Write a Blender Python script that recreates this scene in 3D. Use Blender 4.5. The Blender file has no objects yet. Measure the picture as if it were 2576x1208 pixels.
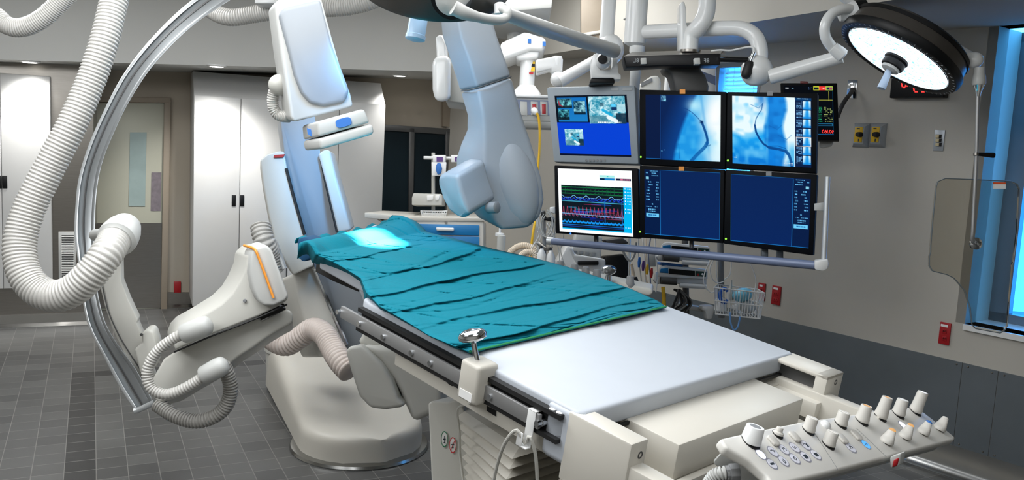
import bpy, bmesh, math, random
import numpy as np
from mathutils import Vector as V, Matrix
random.seed(7)
np.random.seed(7)
SC = bpy.context.scene
COL = SC.collection
PI = math.pi

# ---------------------------------------------------------------- camera
F, CX, CY = 2100.0, 1288.0, 604.0          # focal length and centre for a 2576 x 1208 frame
PITCH, ROLL, EYE = .115, .052, V((0, 0, 1.67))
_w = V((0, math.cos(PITCH), -math.sin(PITCH)))
_r0 = V((1, 0, 0)); _u0 = _r0.cross(_w)
_r = _r0 * math.cos(ROLL) + _u0 * math.sin(ROLL)
_u = _u0 * math.cos(ROLL) - _r0 * math.sin(ROLL)
cam = bpy.data.objects.new('camera', bpy.data.cameras.new('camera'))
COL.objects.link(cam)
M = Matrix((( _r.x, _u.x, -_w.x, EYE.x), (_r.y, _u.y, -_w.y, EYE.y), (_r.z, _u.z, -_w.z, EYE.z), (0, 0, 0, 1)))
cam.matrix_world = M
cam.data.sensor_width = 36
cam.data.lens = 36 * F / 2576
cam.data.clip_start = .05
SC.camera = cam

# ---------------------------------------------------------------- light, world, exposure
EXPO = 0.0
SC.view_settings.view_transform = 'Standard'
SC.view_settings.look = 'None'
SC.view_settings.exposure = EXPO
SC.view_settings.gamma = 1
SC.view_settings.use_curve_mapping = False
SC.cycles.max_bounces = 8
SC.cycles.use_adaptive_sampling = True
try:
    SC.cycles.use_denoising = True
except Exception:
    pass
world = bpy.data.worlds.new('sky'); SC.world = world; world.use_nodes = True
world.node_tree.nodes['Background'].inputs[0].default_value = (.06, .38, .92, 1)
world.node_tree.nodes['Background'].inputs[1].default_value = 8


def ray(x, y):
    return _w + _r * ((x - CX) / F) - _u * ((y - CY) / F)


def P(x, y, d):
    """the point at depth d that the lens shows at x, y"""
    return EYE + ray(x, y) * d


def Z(x, y, z):
    v = ray(x, y)
    return EYE + v * ((z - EYE.z) / v.z)


def PL(x, y, p0, n):
    v = ray(x, y)
    return EYE + v * ((p0 - EYE).dot(n) / v.dot(n))


def lamp(kind, name, loc, target, energy, color, **kw):
    d = bpy.data.lights.new(name, kind)
    d.energy = energy; d.color = color
    for k, v in kw.items():
        setattr(d, k, v)
    o = bpy.data.objects.new(name, d); COL.objects.link(o)
    o.location = loc
    o.rotation_euler = (V(target) - V(loc)).to_track_quat('-Z', 'Y').to_euler()
    return o


NEUT = (.97, .985, 1)
lamp('AREA', 'ceiling_and_fill_light', (-.9, 2.2, 2.9), (-.9, 2.2, 0), 95, NEUT, shape='RECTANGLE', size=2.6, size_y=2.2)
lamp('AREA', 'ceiling_and_fill_light', (-2.8, 4.4, 2.9), (-2.8, 4.4, 0), 50, NEUT, shape='RECTANGLE', size=1.6, size_y=1.2)
lamp('AREA', 'ceiling_and_fill_light', (-2.4, 1.0, 2.9), (-1.4, 3.2, .4), 62, NEUT, shape='RECTANGLE', size=1.8, size_y=1.2)  # added left-front fill that brightens base and tube arm, not a room fixture
lamp('AREA', 'ceiling_and_fill_light', (-.15, 5.4, 2.9), (-.15, 5.4, 0), 40, NEUT, shape='RECTANGLE', size=1.2, size_y=1.2)
lamp('AREA', 'ceiling_and_fill_light', (.9, .2, 2.9), (1.0, .6, 0), 32, NEUT, shape='RECTANGLE', size=1.8, size_y=1.2)

# ---------------------------------------------------------------- materials


def lin(c):
    return c / 12.92 if c <= .04045 else ((c + .055) / 1.055) ** 2.4


def S(r, g, b):
    return (lin(r / 255), lin(g / 255), lin(b / 255), 1)


def mat(name, rgb, rough=.5, metal=0, var=.04, scale=30, bump=0, spec=.5, coat=0, stretch=None):
    m = bpy.data.materials.new(name); m.use_nodes = True
    n, l = m.node_tree.nodes, m.node_tree.links
    b = n['Principled BSDF']
    b.inputs['Roughness'].default_value = rough
    b.inputs['Metallic'].default_value = metal
    b.inputs['Specular IOR Level'].default_value = spec
    if coat:
        b.inputs['Coat Weight'].default_value = coat
    tc = n.new('ShaderNodeTexCoord'); mp = n.new('ShaderNodeMapping')
    mp.inputs['Scale'].default_value = stretch or (1, 1, 1)
    l.new(tc.outputs['Object'], mp.inputs['Vector'])
    nz = n.new('ShaderNodeTexNoise'); nz.inputs['Scale'].default_value = scale; nz.inputs['Detail'].default_value = 4
    l.new(mp.outputs['Vector'], nz.inputs['Vector'])
    mx = n.new('ShaderNodeMix'); mx.data_type = 'RGBA'
    c = S(*rgb)
    mx.inputs['A'].default_value = tuple(x * (1 - var) for x in c[:3]) + (1,)
    mx.inputs['B'].default_value = tuple(min(1, x * (1 + var)) for x in c[:3]) + (1,)
    l.new(nz.outputs['Fac'], mx.inputs['Factor'])
    l.new(mx.outputs['Result'], b.inputs['Base Color'])
    if bump:
        bp = n.new('ShaderNodeBump'); bp.inputs['Strength'].default_value = bump; bp.inputs['Distance'].default_value = .002
        l.new(nz.outputs['Fac'], bp.inputs['Height']); l.new(bp.outputs['Normal'], b.inputs['Normal'])
    return m


def glow(name, rgb, strength):
    m = bpy.data.materials.new(name); m.use_nodes = True
    b = m.node_tree.nodes['Principled BSDF']
    b.inputs['Base Color'].default_value = (.02, .02, .02, 1)
    b.inputs['Emission Color'].default_value = S(*rgb)
    b.inputs['Emission Strength'].default_value = strength / 2 ** EXPO
    return m


def clear(name, rgb, rough=.02, alpha=None, ior=1.05):
    m = bpy.data.materials.new(name); m.use_nodes = True
    n, l = m.node_tree.nodes, m.node_tree.links
    for x in list(n):
        if x.type != 'OUTPUT_MATERIAL':
            n.remove(x)
    out = [x for x in n if x.type == 'OUTPUT_MATERIAL'][0]
    t = n.new('ShaderNodeBsdfTransparent'); t.inputs[0].default_value = S(*rgb)
    g = n.new('ShaderNodeBsdfGlossy'); g.inputs['Roughness'].default_value = rough; g.inputs[0].default_value = (1, 1, 1, 1)
    f = n.new('ShaderNodeFresnel'); f.inputs[0].default_value = 1.45
    k = n.new('ShaderNodeMath'); k.operation = 'MULTIPLY'; k.inputs[1].default_value = ior
    l.new(f.outputs[0], k.inputs[0])
    mx = n.new('ShaderNodeMixShader'); l.new(k.outputs[0], mx.inputs[0])
    l.new(t.outputs[0], mx.inputs[1]); l.new(g.outputs[0], mx.inputs[2]); l.new(mx.outputs[0], out.inputs[0])
    return m


m_wall = mat('painted_wall', (186, 182, 173), .7, var=.03, scale=6, bump=.1)
m_wall_warm = mat('warm_painted_wall', (180, 170, 154), .7, var=.03, scale=6)
m_ceil = mat('painted_ceiling', (212, 210, 203), .8, var=.02, scale=5)
m_bulk = mat('painted_bulkhead', (190, 190, 186), .7, var=.02, scale=5)
m_steel = mat('brushed_steel', (150, 146, 140), .3, 1, var=.12, scale=9, stretch=(1, 1, 14))
m_darksteel = mat('dull_steel_wainscot', (128, 136, 142), .34, .7, var=.3, scale=2.2)
m_base = mat('polished_steel_base', (170, 170, 168), .22, 1, var=.1, scale=8)
m_cab = mat('cabinet_laminate', (204, 204, 202), .45, var=.015, scale=12)
m_door = mat('painted_door', (176, 176, 160), .5, var=.02, scale=6)
m_frame = mat('door_frame_paint', (150, 138, 122), .55, var=.03)
m_white = mat('white_enamel', (228, 229, 228), .28, var=.012, scale=10, coat=.3)
m_off = mat('off_white_plastic', (196, 195, 188), .42, var=.015, scale=14)
m_off2 = mat('pale_grey_plastic', (190, 191, 188), .42, var=.015, scale=14)
m_cool = mat('cool_grey_plastic', (142, 148, 154), .4, var=.015, scale=14)
m_beige = mat('beige_enamel', (204, 200, 190), .42, var=.02, scale=10)
m_cons = mat('console_plastic', (216, 214, 208), .4, var=.015, scale=14)
m_knob = mat('knob_plastic', (206, 203, 196), .45, var=.02)
m_grey = mat('grey_plastic', (128, 130, 132), .5, var=.03)
m_dgrey = mat('dark_grey_metal', (84, 84, 84), .4, .3, var=.05)
m_black = mat('black_plastic', (11, 12, 14), .45, var=.1, spec=.3)
m_rubber = mat('black_rubber', (20, 20, 21), .6, var=.1)
m_lampbody = mat('dark_lamp_body', (72, 68, 64), .35, .3, var=.08)
m_chrome = mat('chrome', (225, 228, 232), .08, 1, var=.01)
m_alu = mat('track_aluminium', (158, 162, 164), .36, .75, var=.08, scale=8)
m_alurim = mat('bright_aluminium', (206, 210, 212), .36, .6, var=.03)
m_rail = mat('table_rail_steel', (150, 150, 150), .4, .45, var=.06, scale=20)
m_hose = mat('ribbed_hose_plastic', (192, 190, 185), .35, var=.015, coat=.2)
m_hose_p = mat('old_hose_plastic', (206, 194, 186), .4, var=.03)
m_hose_g = mat('grey_hose_plastic', (150, 148, 143), .45, var=.04)
m_pad = mat('mattress_vinyl', (184, 190, 198), .5, var=.02, scale=16, bump=.06)
m_drape = mat('teal_drape_cloth', (0, 112, 130), .85, var=.08, scale=120, bump=.35, spec=.2)
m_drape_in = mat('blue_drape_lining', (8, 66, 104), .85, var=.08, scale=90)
m_hem = mat('green_hem', (36, 140, 84), .8, var=.1)
m_orange = mat('orange_strip', (235, 150, 50), .45)
m_redp = mat('red_outlet_plastic', (170, 22, 30), .4, var=.05)
m_yel = mat('yellow_plate', (222, 178, 20), .5, var=.05)
m_plate = mat('satin_plate', (172, 178, 184), .35, .35, var=.06)
m_yelcord = mat('yellow_cord', (236, 186, 40), .5)
m_blue = mat('blue_drawer_paint', (10, 118, 180), .4, var=.03)
m_bluetag = mat('blue_plastic', (40, 110, 190), .5)
m_barblue = mat('blue_grey_bar', (112, 124, 152), .4, .1, var=.02)
m_beigemon = mat('grey_beige_bezel', (150, 160, 168), .5, var=.03)
m_bezel = mat('black_bezel', (4, 7, 13), .55, var=.1, spec=.12)
m_tubecream = mat('cream_tubing', (222, 204, 180), .45)
m_mint = mat('pale_blue_pouch', (120, 190, 210), .4, var=.15, scale=60)
m_clearplas = clear('clear_tubing', (225, 232, 238))
m_acryl = clear('leaded_acrylic', (238, 236, 231), ior=.9)
m_acryledge = mat('acrylic_edge', (96, 106, 112), .3, .0, var=.3, scale=4)
m_glassdark = mat('dark_window_glass', (20, 32, 38), .3, var=.25, scale=3, spec=.2)
m_glass = clear('window_glass', (200, 225, 240))
m_frost = mat('frosted_pane', (150, 168, 166), .4, var=.3, scale=5)
m_paper = mat('white_paper', (240, 240, 238), .6)
m_purple = mat('purple_label', (96, 60, 130), .5)
m_blind = mat('blind_slat', (200, 220, 232), .5)
_b = m_blind.node_tree.nodes['Principled BSDF']
m_ink = mat('printed_ink', (40, 50, 60), .6)
m_tbtxt = mat('grey_lettering', (170, 175, 178), .6)
m_ledgreen = glow('green_led', (150, 255, 60), 1.5)
m_ledblue = glow('blue_led', (40, 120, 255), 2)
m_ledred = glow('red_led', (255, 50, 45), 1.6)
m_lum = glow('luminaire', (255, 252, 245), 6)
m_lwhite = glow('lit_white_key', (235, 238, 255), 1.3)
m_lblue = glow('lit_blue_key', (90, 180, 255), 1.1)
m_lorange = glow('lit_orange_cap', (255, 190, 110), .75)


def floor_mat():
    m = bpy.data.materials.new('grey_floor_tile'); m.use_nodes = True
    n, l = m.node_tree.nodes, m.node_tree.links
    b = n['Principled BSDF']
    yaw = .47
    o = Z(180, 938, 0)
    g = n.new('ShaderNodeNewGeometry')
    mp = n.new('ShaderNodeMapping'); mp.vector_type = 'POINT'
    # rotate world position into the tile frame, origin at the corner of the dark border
    c, s = math.cos(-yaw), math.sin(-yaw)
    mp.inputs['Rotation'].default_value = (0, 0, -yaw)
    mp.inputs['Location'].default_value = (-(c * o.x - s * o.y), -(s * o.x + c * o.y), 0)
    l.new(g.outputs['Position'], mp.inputs['Vector'])
    T = .138
    br = n.new('ShaderNodeTexBrick')
    br.offset = 0; br.squash = 1
    br.inputs['Scale'].default_value = 1
    br.inputs['Brick Width'].default_value = T; br.inputs['Row Height'].default_value = T
    br.inputs['Mortar Size'].default_value = .0022; br.inputs['Mortar Smooth'].default_value = .2
    br.inputs['Color1'].default_value = S(72, 72, 71); br.inputs['Color2'].default_value = S(92, 92, 90)
    br.inputs['Mortar'].default_value = S(122, 120, 116)
    l.new(mp.outputs['Vector'], br.inputs['Vector'])
    sx = n.new('ShaderNodeSeparateXYZ'); l.new(mp.outputs['Vector'], sx.inputs[0])

    def cmp(a, op, v):
        k = n.new('ShaderNodeMath'); k.operation = op; l.new(a, k.inputs[0])
        if isinstance(v, (int, float)):
            k.inputs[1].default_value = v
        else:
            l.new(v, k.inputs[1])
        return k.outputs[0]
    X, Y = sx.outputs[0], sx.outputs[1]
    colm = cmp(cmp(cmp(X, 'GREATER_THAN', 0), 'MULTIPLY', cmp(X, 'LESS_THAN', T)), 'MULTIPLY', cmp(Y, 'LESS_THAN', 0))
    rowm = cmp(cmp(cmp(Y, 'GREATER_THAN', -T), 'MULTIPLY', cmp(Y, 'LESS_THAN', 0)), 'MULTIPLY', cmp(X, 'GREATER_THAN', 0))
    msk = cmp(cmp(colm, 'MAXIMUM', rowm), 'MULTIPLY', cmp(cmp(br.outputs['Fac'], 'LESS_THAN', .5), 'MULTIPLY', .8))
    mx = n.new('ShaderNodeMix'); mx.data_type = 'RGBA'
    l.new(msk, mx.inputs['Factor']); l.new(br.outputs['Color'], mx.inputs['A']); mx.inputs['B'].default_value = S(30, 30, 31)
    nz = n.new('ShaderNodeTexNoise'); nz.inputs['Scale'].default_value = 3.2; nz.inputs['Detail'].default_value = 6
    l.new(mp.outputs['Vector'], nz.inputs['Vector'])
    cr = n.new('ShaderNodeMapRange'); cr.inputs[3].default_value = .72; cr.inputs[4].default_value = 1.2
    l.new(nz.outputs['Fac'], cr.inputs[0])
    mu = n.new('ShaderNodeMix'); mu.data_type = 'RGBA'; mu.blend_type = 'MULTIPLY'; mu.inputs['Factor'].default_value = 1
    l.new(mx.outputs['Result'], mu.inputs['A']); l.new(cr.outputs[0], mu.inputs['B'])
    l.new(mu.outputs['Result'], b.inputs['Base Color'])
    b.inputs['Roughness'].default_value = .42
    bp = n.new('ShaderNodeBump'); bp.inputs['Strength'].default_value = .4; bp.inputs['Distance'].default_value = .003
    iv = cmp(br.outputs['Fac'], 'MULTIPLY', -1.0)
    l.new(iv, bp.inputs['Height']); l.new(bp.outputs['Normal'], b.inputs['Normal'])
    return m


m_floor = floor_mat()

# ---------------------------------------------------------------- mesh helpers


def catmull(pts, n):
    """n points evenly along a smooth curve through pts"""
    pts = [V(p) for p in pts]
    if len(pts) == 2:
        return [pts[0].lerp(pts[1], i / (n - 1)) for i in range(n)]
    q = [pts[0] * 2 - pts[1]] + pts + [pts[-1] * 2 - pts[-2]]
    dense = []
    for i in range(1, len(q) - 2):
        a, b, c, d = q[i - 1:i + 3]
        for k in range(24):
            t = k / 24
            dense.append(.5 * ((2 * b) + (c - a) * t + (2 * a - 5 * b + 4 * c - d) * t * t + (3 * b - a - 3 * c + d) * t ** 3))
    dense.append(pts[-1])
    L = [0]
    for i in range(1, len(dense)):
        L.append(L[-1] + (dense[i] - dense[i - 1]).length)
    out, j = [], 0
    for i in range(n):
        s = L[-1] * i / (n - 1)
        while j < len(L) - 2 and L[j + 1] < s:
            j += 1
        t = (s - L[j]) / max(1e-9, L[j + 1] - L[j])
        out.append(dense[j].lerp(dense[j + 1], min(1, max(0, t))))
    return out


def perp(a):
    a = V(a).normalized()
    b = a.cross(V((0, 0, 1)))
    if b.length < .1:
        b = a.cross(V((1, 0, 0)))
    b.normalize()
    return b, a.cross(b).normalized()


class MB:
    """collects shapes; build() links them as one mesh object"""

    def __init__(self):
        self.bm = bmesh.new()

    def loft(self, rings, caps=True, closed=True):
        bm = self.bm
        vs = [[bm.verts.new(p) for p in r] for r in rings]
        n = len(vs[0])
        for a, b in zip(vs, vs[1:]):
            for i in range(n if closed else n - 1):
                j = (i + 1) % n
                try:
                    bm.faces.new((a[i], a[j], b[j], b[i]))
                except ValueError:
                    pass
        if caps and closed:
            for r in (vs[0][::-1], vs[-1]):
                try:
                    bm.faces.new(r)
                except ValueError:
                    pass
        return self

    def prism(self, pts, vec):
        vec = V(vec)
        return self.loft([[V(p) for p in pts], [V(p) + vec for p in pts]])

    def box(self, o, a, b, c):
        o, a, b, c = V(o), V(a), V(b), V(c)
        return self.prism([o, o + a, o + a + b, o + b], c)

    def cbox(self, c, a, b, d):
        """box centred at c with full edge vectors a, b, d"""
        return self.box(V(c) - (V(a) + V(b) + V(d)) / 2, a, b, d)

    def tube(self, pts, r, seg=12, n=None, flat=1):
        pts = catmull(pts, n) if n else [V(p) for p in pts]
        R = r if isinstance(r, (list, tuple)) else None
        t0 = (pts[1] - pts[0]).normalized()
        nb, _ = perp(t0)
        rings = []
        for i, p in enumerate(pts):
            t = (pts[min(i + 1, len(pts) - 1)] - pts[max(i - 1, 0)]).normalized()
            nb = (nb - t * nb.dot(t)).normalized()
            bb = t.cross(nb)
            if R is None:
                rr = r
            else:
                f = i / (len(pts) - 1) * (len(R) - 1); k = min(int(f), len(R) - 2)
                rr = R[k] + (R[k + 1] - R[k]) * (f - k)
            rings.append([p + (nb * math.cos(2 * PI * s / seg) + bb * math.sin(2 * PI * s / seg) * flat) * rr for s in range(seg)])
        return self.loft(rings)

    def hose(self, pts, r, ribs, seg=14, amp=.09):
        prof = (0, .85, 1, .85, 0)
        n = ribs * 5
        R = r if isinstance(r, (list, tuple)) else [r, r]
        rr = []
        for i in range(n):
            f = i / (n - 1) * (len(R) - 1); k = min(int(f), len(R) - 2)
            rr.append((R[k] + (R[k + 1] - R[k]) * (f - k)) * (1 - amp + amp * 1.6 * prof[i % 5]))
        return self.tube(catmull(pts, n), rr, seg)

    def lathe(self, p, axis, prof, seg=24, caps=True):
        p, a = V(p), V(axis).normalized()
        x, y = perp(a)
        return self.loft([[p + a * t + (x * math.cos(2 * PI * s / seg) + y * math.sin(2 * PI * s / seg)) * max(r, 1e-4) for s in range(seg)] for t, r in prof], caps)

    def ball(self, c, a, b=None, d=None, seg=18, rings=10):
        if b is None:
            r = a; a, b, d = V((r, 0, 0)), V((0, r, 0)), V((0, 0, r))
        c, a, b, d = V(c), V(a), V(b), V(d)
        rr = []
        for i in range(1, rings):
            th = PI * i / rings
            rr.append([c + d * math.cos(th) + (a * math.cos(2 * PI * s / seg) + b * math.sin(2 * PI * s / seg)) * math.sin(th) for s in range(seg)])
        return self.loft(rr)

    def build(self, name, material, parent=None, bevel=0, seg=2, smooth=42, origin=True):
        bm = self.bm
        bmesh.ops.recalc_face_normals(bm, faces=bm.faces)
        if bevel:
            e = [e for e in bm.edges if len(e.link_faces) == 2 and e.calc_face_angle(0) > math.radians(32)]
            bmesh.ops.bevel(bm, geom=e, offset=bevel, segments=seg, profile=.5, affect='EDGES', clamp_overlap=True)
        me = bpy.data.meshes.new(name)
        c = V((0, 0, 0))
        if origin and bm.verts:
            for v in bm.verts:
                c += v.co
            c /= len(bm.verts)
            for v in bm.verts:
                v.co -= c
        bm.to_mesh(me); bm.free()
        if smooth:
            me.polygons.foreach_set('use_smooth', [True] * len(me.polygons))
            me.set_sharp_from_angle(angle=math.radians(smooth))
        me.materials.append(material)
        o = bpy.data.objects.new(name, me); COL.objects.link(o)
        o.location = c
        put(o, parent)
        return o


def put(o, parent):
    if parent is not None:
        o.parent = parent
        w = V((0, 0, 0)); q = parent
        while q is not None:
            w += q.location; q = q.parent
        o.location = o.location - w


def thing(name, label, cat, loc=(0, 0, 0), group=None):
    o = bpy.data.objects.new(name, None); COL.objects.link(o)
    o.location = loc; o.empty_display_size = .05
    return tag(o, label, cat, group)


def tag(o, label, cat, group=None):
    o['label'] = label; o['category'] = cat
    if group:
        o['group'] = group
    return o


def struct(o):
    o['kind'] = 'structure'
    return o


def PP(lst, d):
    """pixel list -> points; d a depth or the depth of each"""
    if isinstance(d, (int, float)):
        return [P(x, y, d) for x, y in lst]
    return [P(x, y, k) for (x, y), k in zip(lst, d)]


def shift(x, y, dx, dy, d, dd):
    """vector from the point seen at x,y,d to the one at x+dx,y+dy,d+dd"""
    return P(x + dx, y + dy, d + dd) - P(x, y, d)


def px(n, d):
    return n * d / F


def lettering(name, text, size, origin, ex, ey, material, parent, mirror=False, lift=.0008):
    """text as mesh on the plane ex (reading direction as seen), ey (up); mirror writes it back to front"""
    cu = bpy.data.curves.new(name, 'FONT'); cu.body = text; cu.size = size; cu.align_x = 'CENTER'; cu.align_y = 'CENTER'
    cu.extrude = .0004
    tmp = bpy.data.objects.new('tmp', cu); COL.objects.link(tmp)
    dg = bpy.context.evaluated_depsgraph_get()
    me = bpy.data.meshes.new_from_object(tmp.evaluated_get(dg))
    bpy.data.objects.remove(tmp)
    ex, ey = V(ex).normalized(), V(ey).normalized(); ez = ex.cross(ey)
    sgn = -1 if mirror else 1
    for v in me.vertices:
        x, y, z = v.co
        v.co = ex * (x * sgn) + ey * y + ez * (z + lift)
    me.materials.clear(); me.materials.append(material)
    o = bpy.data.objects.new(name, me); COL.objects.link(o)
    o.location = origin
    put(o, parent)
    return o


# ---------------------------------------------------------------- room
W0, WD, WIN = V((2.309, 4.601, 0)), V((-.6, .8, 0)), V((-.8, -.6, 0))     # right wall: point, direction away, normal into the room
UP = V((0, 0, 1))


def WR(x, y, off=0):
    return PL(x, y, W0 + WIN * off, WIN)


def ws(p):
    return (p - W0).dot(WD)


def WP(s, z, off=0):
    return W0 + WD * s + WIN * off + UP * z


BYAW = .42
B0, BD = Z(112, 820, 0), V((math.cos(BYAW), math.sin(BYAW), 0))
BIN = V((math.sin(BYAW), -math.cos(BYAW), 0))


def BW(x, y, off=0):
    return PL(x, y, B0 + BIN * off, BIN)


def bs(p):
    return (p - B0).dot(BD)


def BP(s, z, off=0):
    return B0 + BD * s + BIN * off + UP * z


CEIL = 2.95
_rc0, _rc1 = WP(-7.8, CEIL, -.13), WP(6.5, CEIL, -.13)
struct(MB().prism([(-5.6, -1.6, 0), (7.4, -1.6, 0), (7.4, 9.8, 0), (-5.6, 9.8, 0)], (0, 0, -.1)).build('floor', m_floor, smooth=0))
struct(MB().prism([(-5.6, -1.6, CEIL), _rc0, _rc1, (-5.6, 9.8, CEIL)], (0, 0, .1)).build('ceiling', m_ceil, smooth=0))
struct(MB().prism([(-5.2, -1.3, 0), (-5.2, 7.5, 0), (-5.3, 7.5, 0), (-5.3, -1.3, 0)], (0, 0, CEIL)).build('wall_left', m_wall, smooth=0))
struct(MB().prism([(-5.3, -1.3, 0), (7.4, -1.3, 0), (7.4, -1.4, 0), (-5.3, -1.4, 0)], (0, 0, CEIL)).build('wall_front', m_wall, smooth=0))

# right wall with two window openings
s1, s2 = -.235, -.56                        # window at the right, its unseen side narrowed to cut blue light
zs, zt = .835, 2.4
a1, a2 = 1.22, 1.60                         # narrow window behind the monitors
wa, wb = 1.15, 2.29
w = MB()
T = WIN * -.12


def wq(sa, sb, za, zb):
    w.prism([WP(sa, za), WP(sb, za), WP(sb, zb), WP(sa, zb)], T)


wq(s1, a1, 0, CEIL); wq(a2, 5.2, 0, CEIL); wq(a1, a2, 0, wa); wq(a1, a2, wb, CEIL)
wq(s2, s1, 0, zs); wq(s2, s1, zt, CEIL); wq(-7.8, s2, 0, CEIL)
struct(w.build('wall_right', m_wall, smooth=0))
# window at the right: reveal, sill, frame, glass, blind
REV = .32
w = struct(MB().prism([WP(s1, zs), WP(s1, zt), WP(s1, zt, -REV), WP(s1, zs, -REV)], WD * .05).build('window_1', m_wall, smooth=0))
b = MB()
b.prism([WP(s1, zs, .02), WP(s2, zs, .02), WP(s2, zs, -REV), WP(s1, zs, -REV)], UP * -.03)
b.build('window_sill', m_white, w)
b = MB()
for sa, sb, za, zb in ((s1, s1 - .1, zs, zt), (s2, s2 + .05, zs, zt), (s1, s2, zs, zs + .05), (s1, s2, zt - .05, zt)):
    b.prism([WP(sa, za, -REV + .05), WP(sb, za, -REV + .05), WP(sb, zb, -REV + .05), WP(sa, zb, -REV + .05)], WIN * -.05)
b.build('window_frame', m_darksteel, w)
MB().prism([WP(s1 - .03, zs, -REV), WP(s2 + .03, zs, -REV), WP(s2 + .03, zt, -REV), WP(s1 - .03, zt, -REV)], WIN * -.006).build('window_glass', m_glass, w)
# narrow window with a venetian blind
w = struct(MB().prism([WP(a1, wa, -.12), WP(a2, wa, -.12), WP(a2, wb, -.12), WP(a1, wb, -.12)], WIN * -.006).build('window_2', m_glass, smooth=0))
b = MB()
for sa, sb, za, zb in ((a1, a1 + .02, wa, wb), (a2 - .035, a2, wa, wb), (a1, a2, wb - .03, wb)):
    b.prism([WP(sa, za, .005), WP(sb, za, .005), WP(sb, zb, .005), WP(sa, zb, .005)], WIN * -.1)
b.build('window_frame', m_darksteel, w)
b = MB()
k = wa + .02
while k < wb - .05:
    b.prism([WP(a1 + .025, k, -.05), WP(a2 - .04, k, -.05), WP(a2 - .04, k + .019, -.072), WP(a1 + .025, k + .019, -.072)], UP * .002)
    k += .027
for q in (a1 + .09, a2 - .12):
    b.tube([WP(q, wa, -.048), WP(q, wb - .03, -.048)], .0015, 6)
b.build('venetian_blind', m_blind, w)
lamp('AREA', 'daylight', WP((a1 + a2) / 2, 1.75, -.42), WP((a1 + a2) / 2, 2.5, .45), 200, (.15, .55, 1), shape='RECTANGLE', size=.5, size_y=.8, spread=1.6)

# steel wainscot panels, base and trim on the right wall
edges = [-4.1, -.62, -.43, .0 + 1.35, 3.2, 4.9]
edges = [-7.0, ws(WR(2503, 1020)), ws(WR(2412, 1010)), 1.9, 4.9]
w = MB()
for sa, sb in zip(edges, edges[1:]):
    w.prism([WP(sa + .002, .165), WP(sb - .002, .165), WP(sb - .002, .625), WP(sa + .002, .625)], WIN * .008)
wo = struct(w.build('trim_1', m_darksteel, smooth=0))
b = MB()
for sa in edges[1:-1]:
    for o in (-.03, .03):
        for z in (.18, .61):
            b.lathe(WP(sa + o, z, .008), WIN, [(0, .006), (.003, .004), (.004, 0)], 8)
b.build('panel_screw', m_steel, wo)
w = MB()
w.prism([WP(-7.0, 0), WP(-7.0, .165), WP(-7.0, .165, .008), WP(-7.0, .05, .014), WP(-7.0, .02, .03), WP(-7.0, .004, .06), WP(-7.0, 0, .06)], WD * 12)
struct(w.build('baseboard_right', m_base))

# soffit along the right wall, bulkhead at the back
e0, e1 = Z(1330, 144, 2.4), Z(2240, 1, 2.4)
ed = (e1 - e0).normalized()
w = MB()
q0, q1 = e0 - ed * 1.4, e1 + ed * 3.6
w.prism([q0, q1, WP(-5.6, 2.4, -.12), WP(5.0, 2.4, -.12)], UP * (CEIL - 2.4))
struct(w.build('ceiling_soffit', m_wall, smooth=0))
f0, f1 = Z(-40, 149, 2.085), Z(1090, 180, 2.25)
fd = (f1 - f0).normalized()
w = MB()
bq = [f0 - fd * 2, f1 + fd * .4, f1 + fd * .4 - BIN * 1.9, f0 - fd * 2 - BIN * 1.9]
w.loft([bq, [V((q.x, q.y, CEIL)) for q in bq]])
BKN = fd.cross(BIN).normalized()
struct(w.build('ceiling_bulkhead', m_bulk, smooth=0))

# back wall: the plane behind, with a steel-clad pier at the left
BK = -.6
sD0, sD1 = bs(BW(236, 500)), bs(BW(487, 500))
w = MB()
w.prism([BP(-2, 0, BK), BP(5.6, 0, BK), BP(5.6, CEIL, BK), BP(-2, CEIL, BK)], BIN * -.1)
wb_ = struct(w.build('wall_back', m_wall_warm, smooth=0))
w = MB()
w.prism([BP(-2, 0), BP(sD0, 0), BP(sD0, 2.3), BP(-2, 2.3)], BIN * (BK + .002))
struct(w.build('wall_pier', m_steel, smooth=0))
w = MB()
w.prism([BP(-2, 0), BP(-2, .1), BP(-2, .1, .006), BP(-2, .03, .016), BP(-2, .006, .05), BP(-2, 0, .05)], BD * (sD0 + 2))
struct(w.build('baseboard_back', m_base))
# door in the recess


def DK(x, y, off=0):
    return PL(x, y, B0 + BIN * (BK + off), BIN)


def dpoly(lst, off, t, name, m, parent=None, bevel=0, **kw):
    """a flat piece on the recessed back wall drawn by its outline"""
    return MB().prism([DK(x, y, off) for x, y in lst], BIN * t).build(name, m, parent, bevel, **kw)


door = dpoly([(225, 258), (413, 259), (404, 778), (220, 778)], .004, .03, 'door_1', m_door, None, .003)
struct(door)
dpoly([(327, 333), (369, 333), (365, 519), (324, 519)], .035, .006, 'door_window', m_frost, door)
dpoly([(218, 562), (407, 561), (404, 775), (219, 776)], .035, .003, 'kick_plate', m_steel, door)
dpoly([(381, 434), (406, 434), (404, 531), (379, 531)], .035, .002, 'door_notice', mat('notice_print', (120, 112, 118), .6, var=.5, scale=25), door)
fr = (dpoly([(413, 246), (429, 246), (420, 780), (404, 780)], .0, .07, 'door_frame', m_frame, door, .004))
dpoly([(205, 244), (429, 246), (429, 259), (205, 257)], .001, .07, 'frame_head', m_frame, door, .004)
struct(dpoly([(421, 735), (482, 735), (482, 772), (421, 776)], .002, .012, 'trim_2', m_steel))
w = MB()
w.prism([DK(421, 768, .01), DK(482, 766, .01), DK(482, 776, .05), DK(421, 779, .05)], UP * .01)
struct(w.build('baseboard_recess', m_base))

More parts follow.
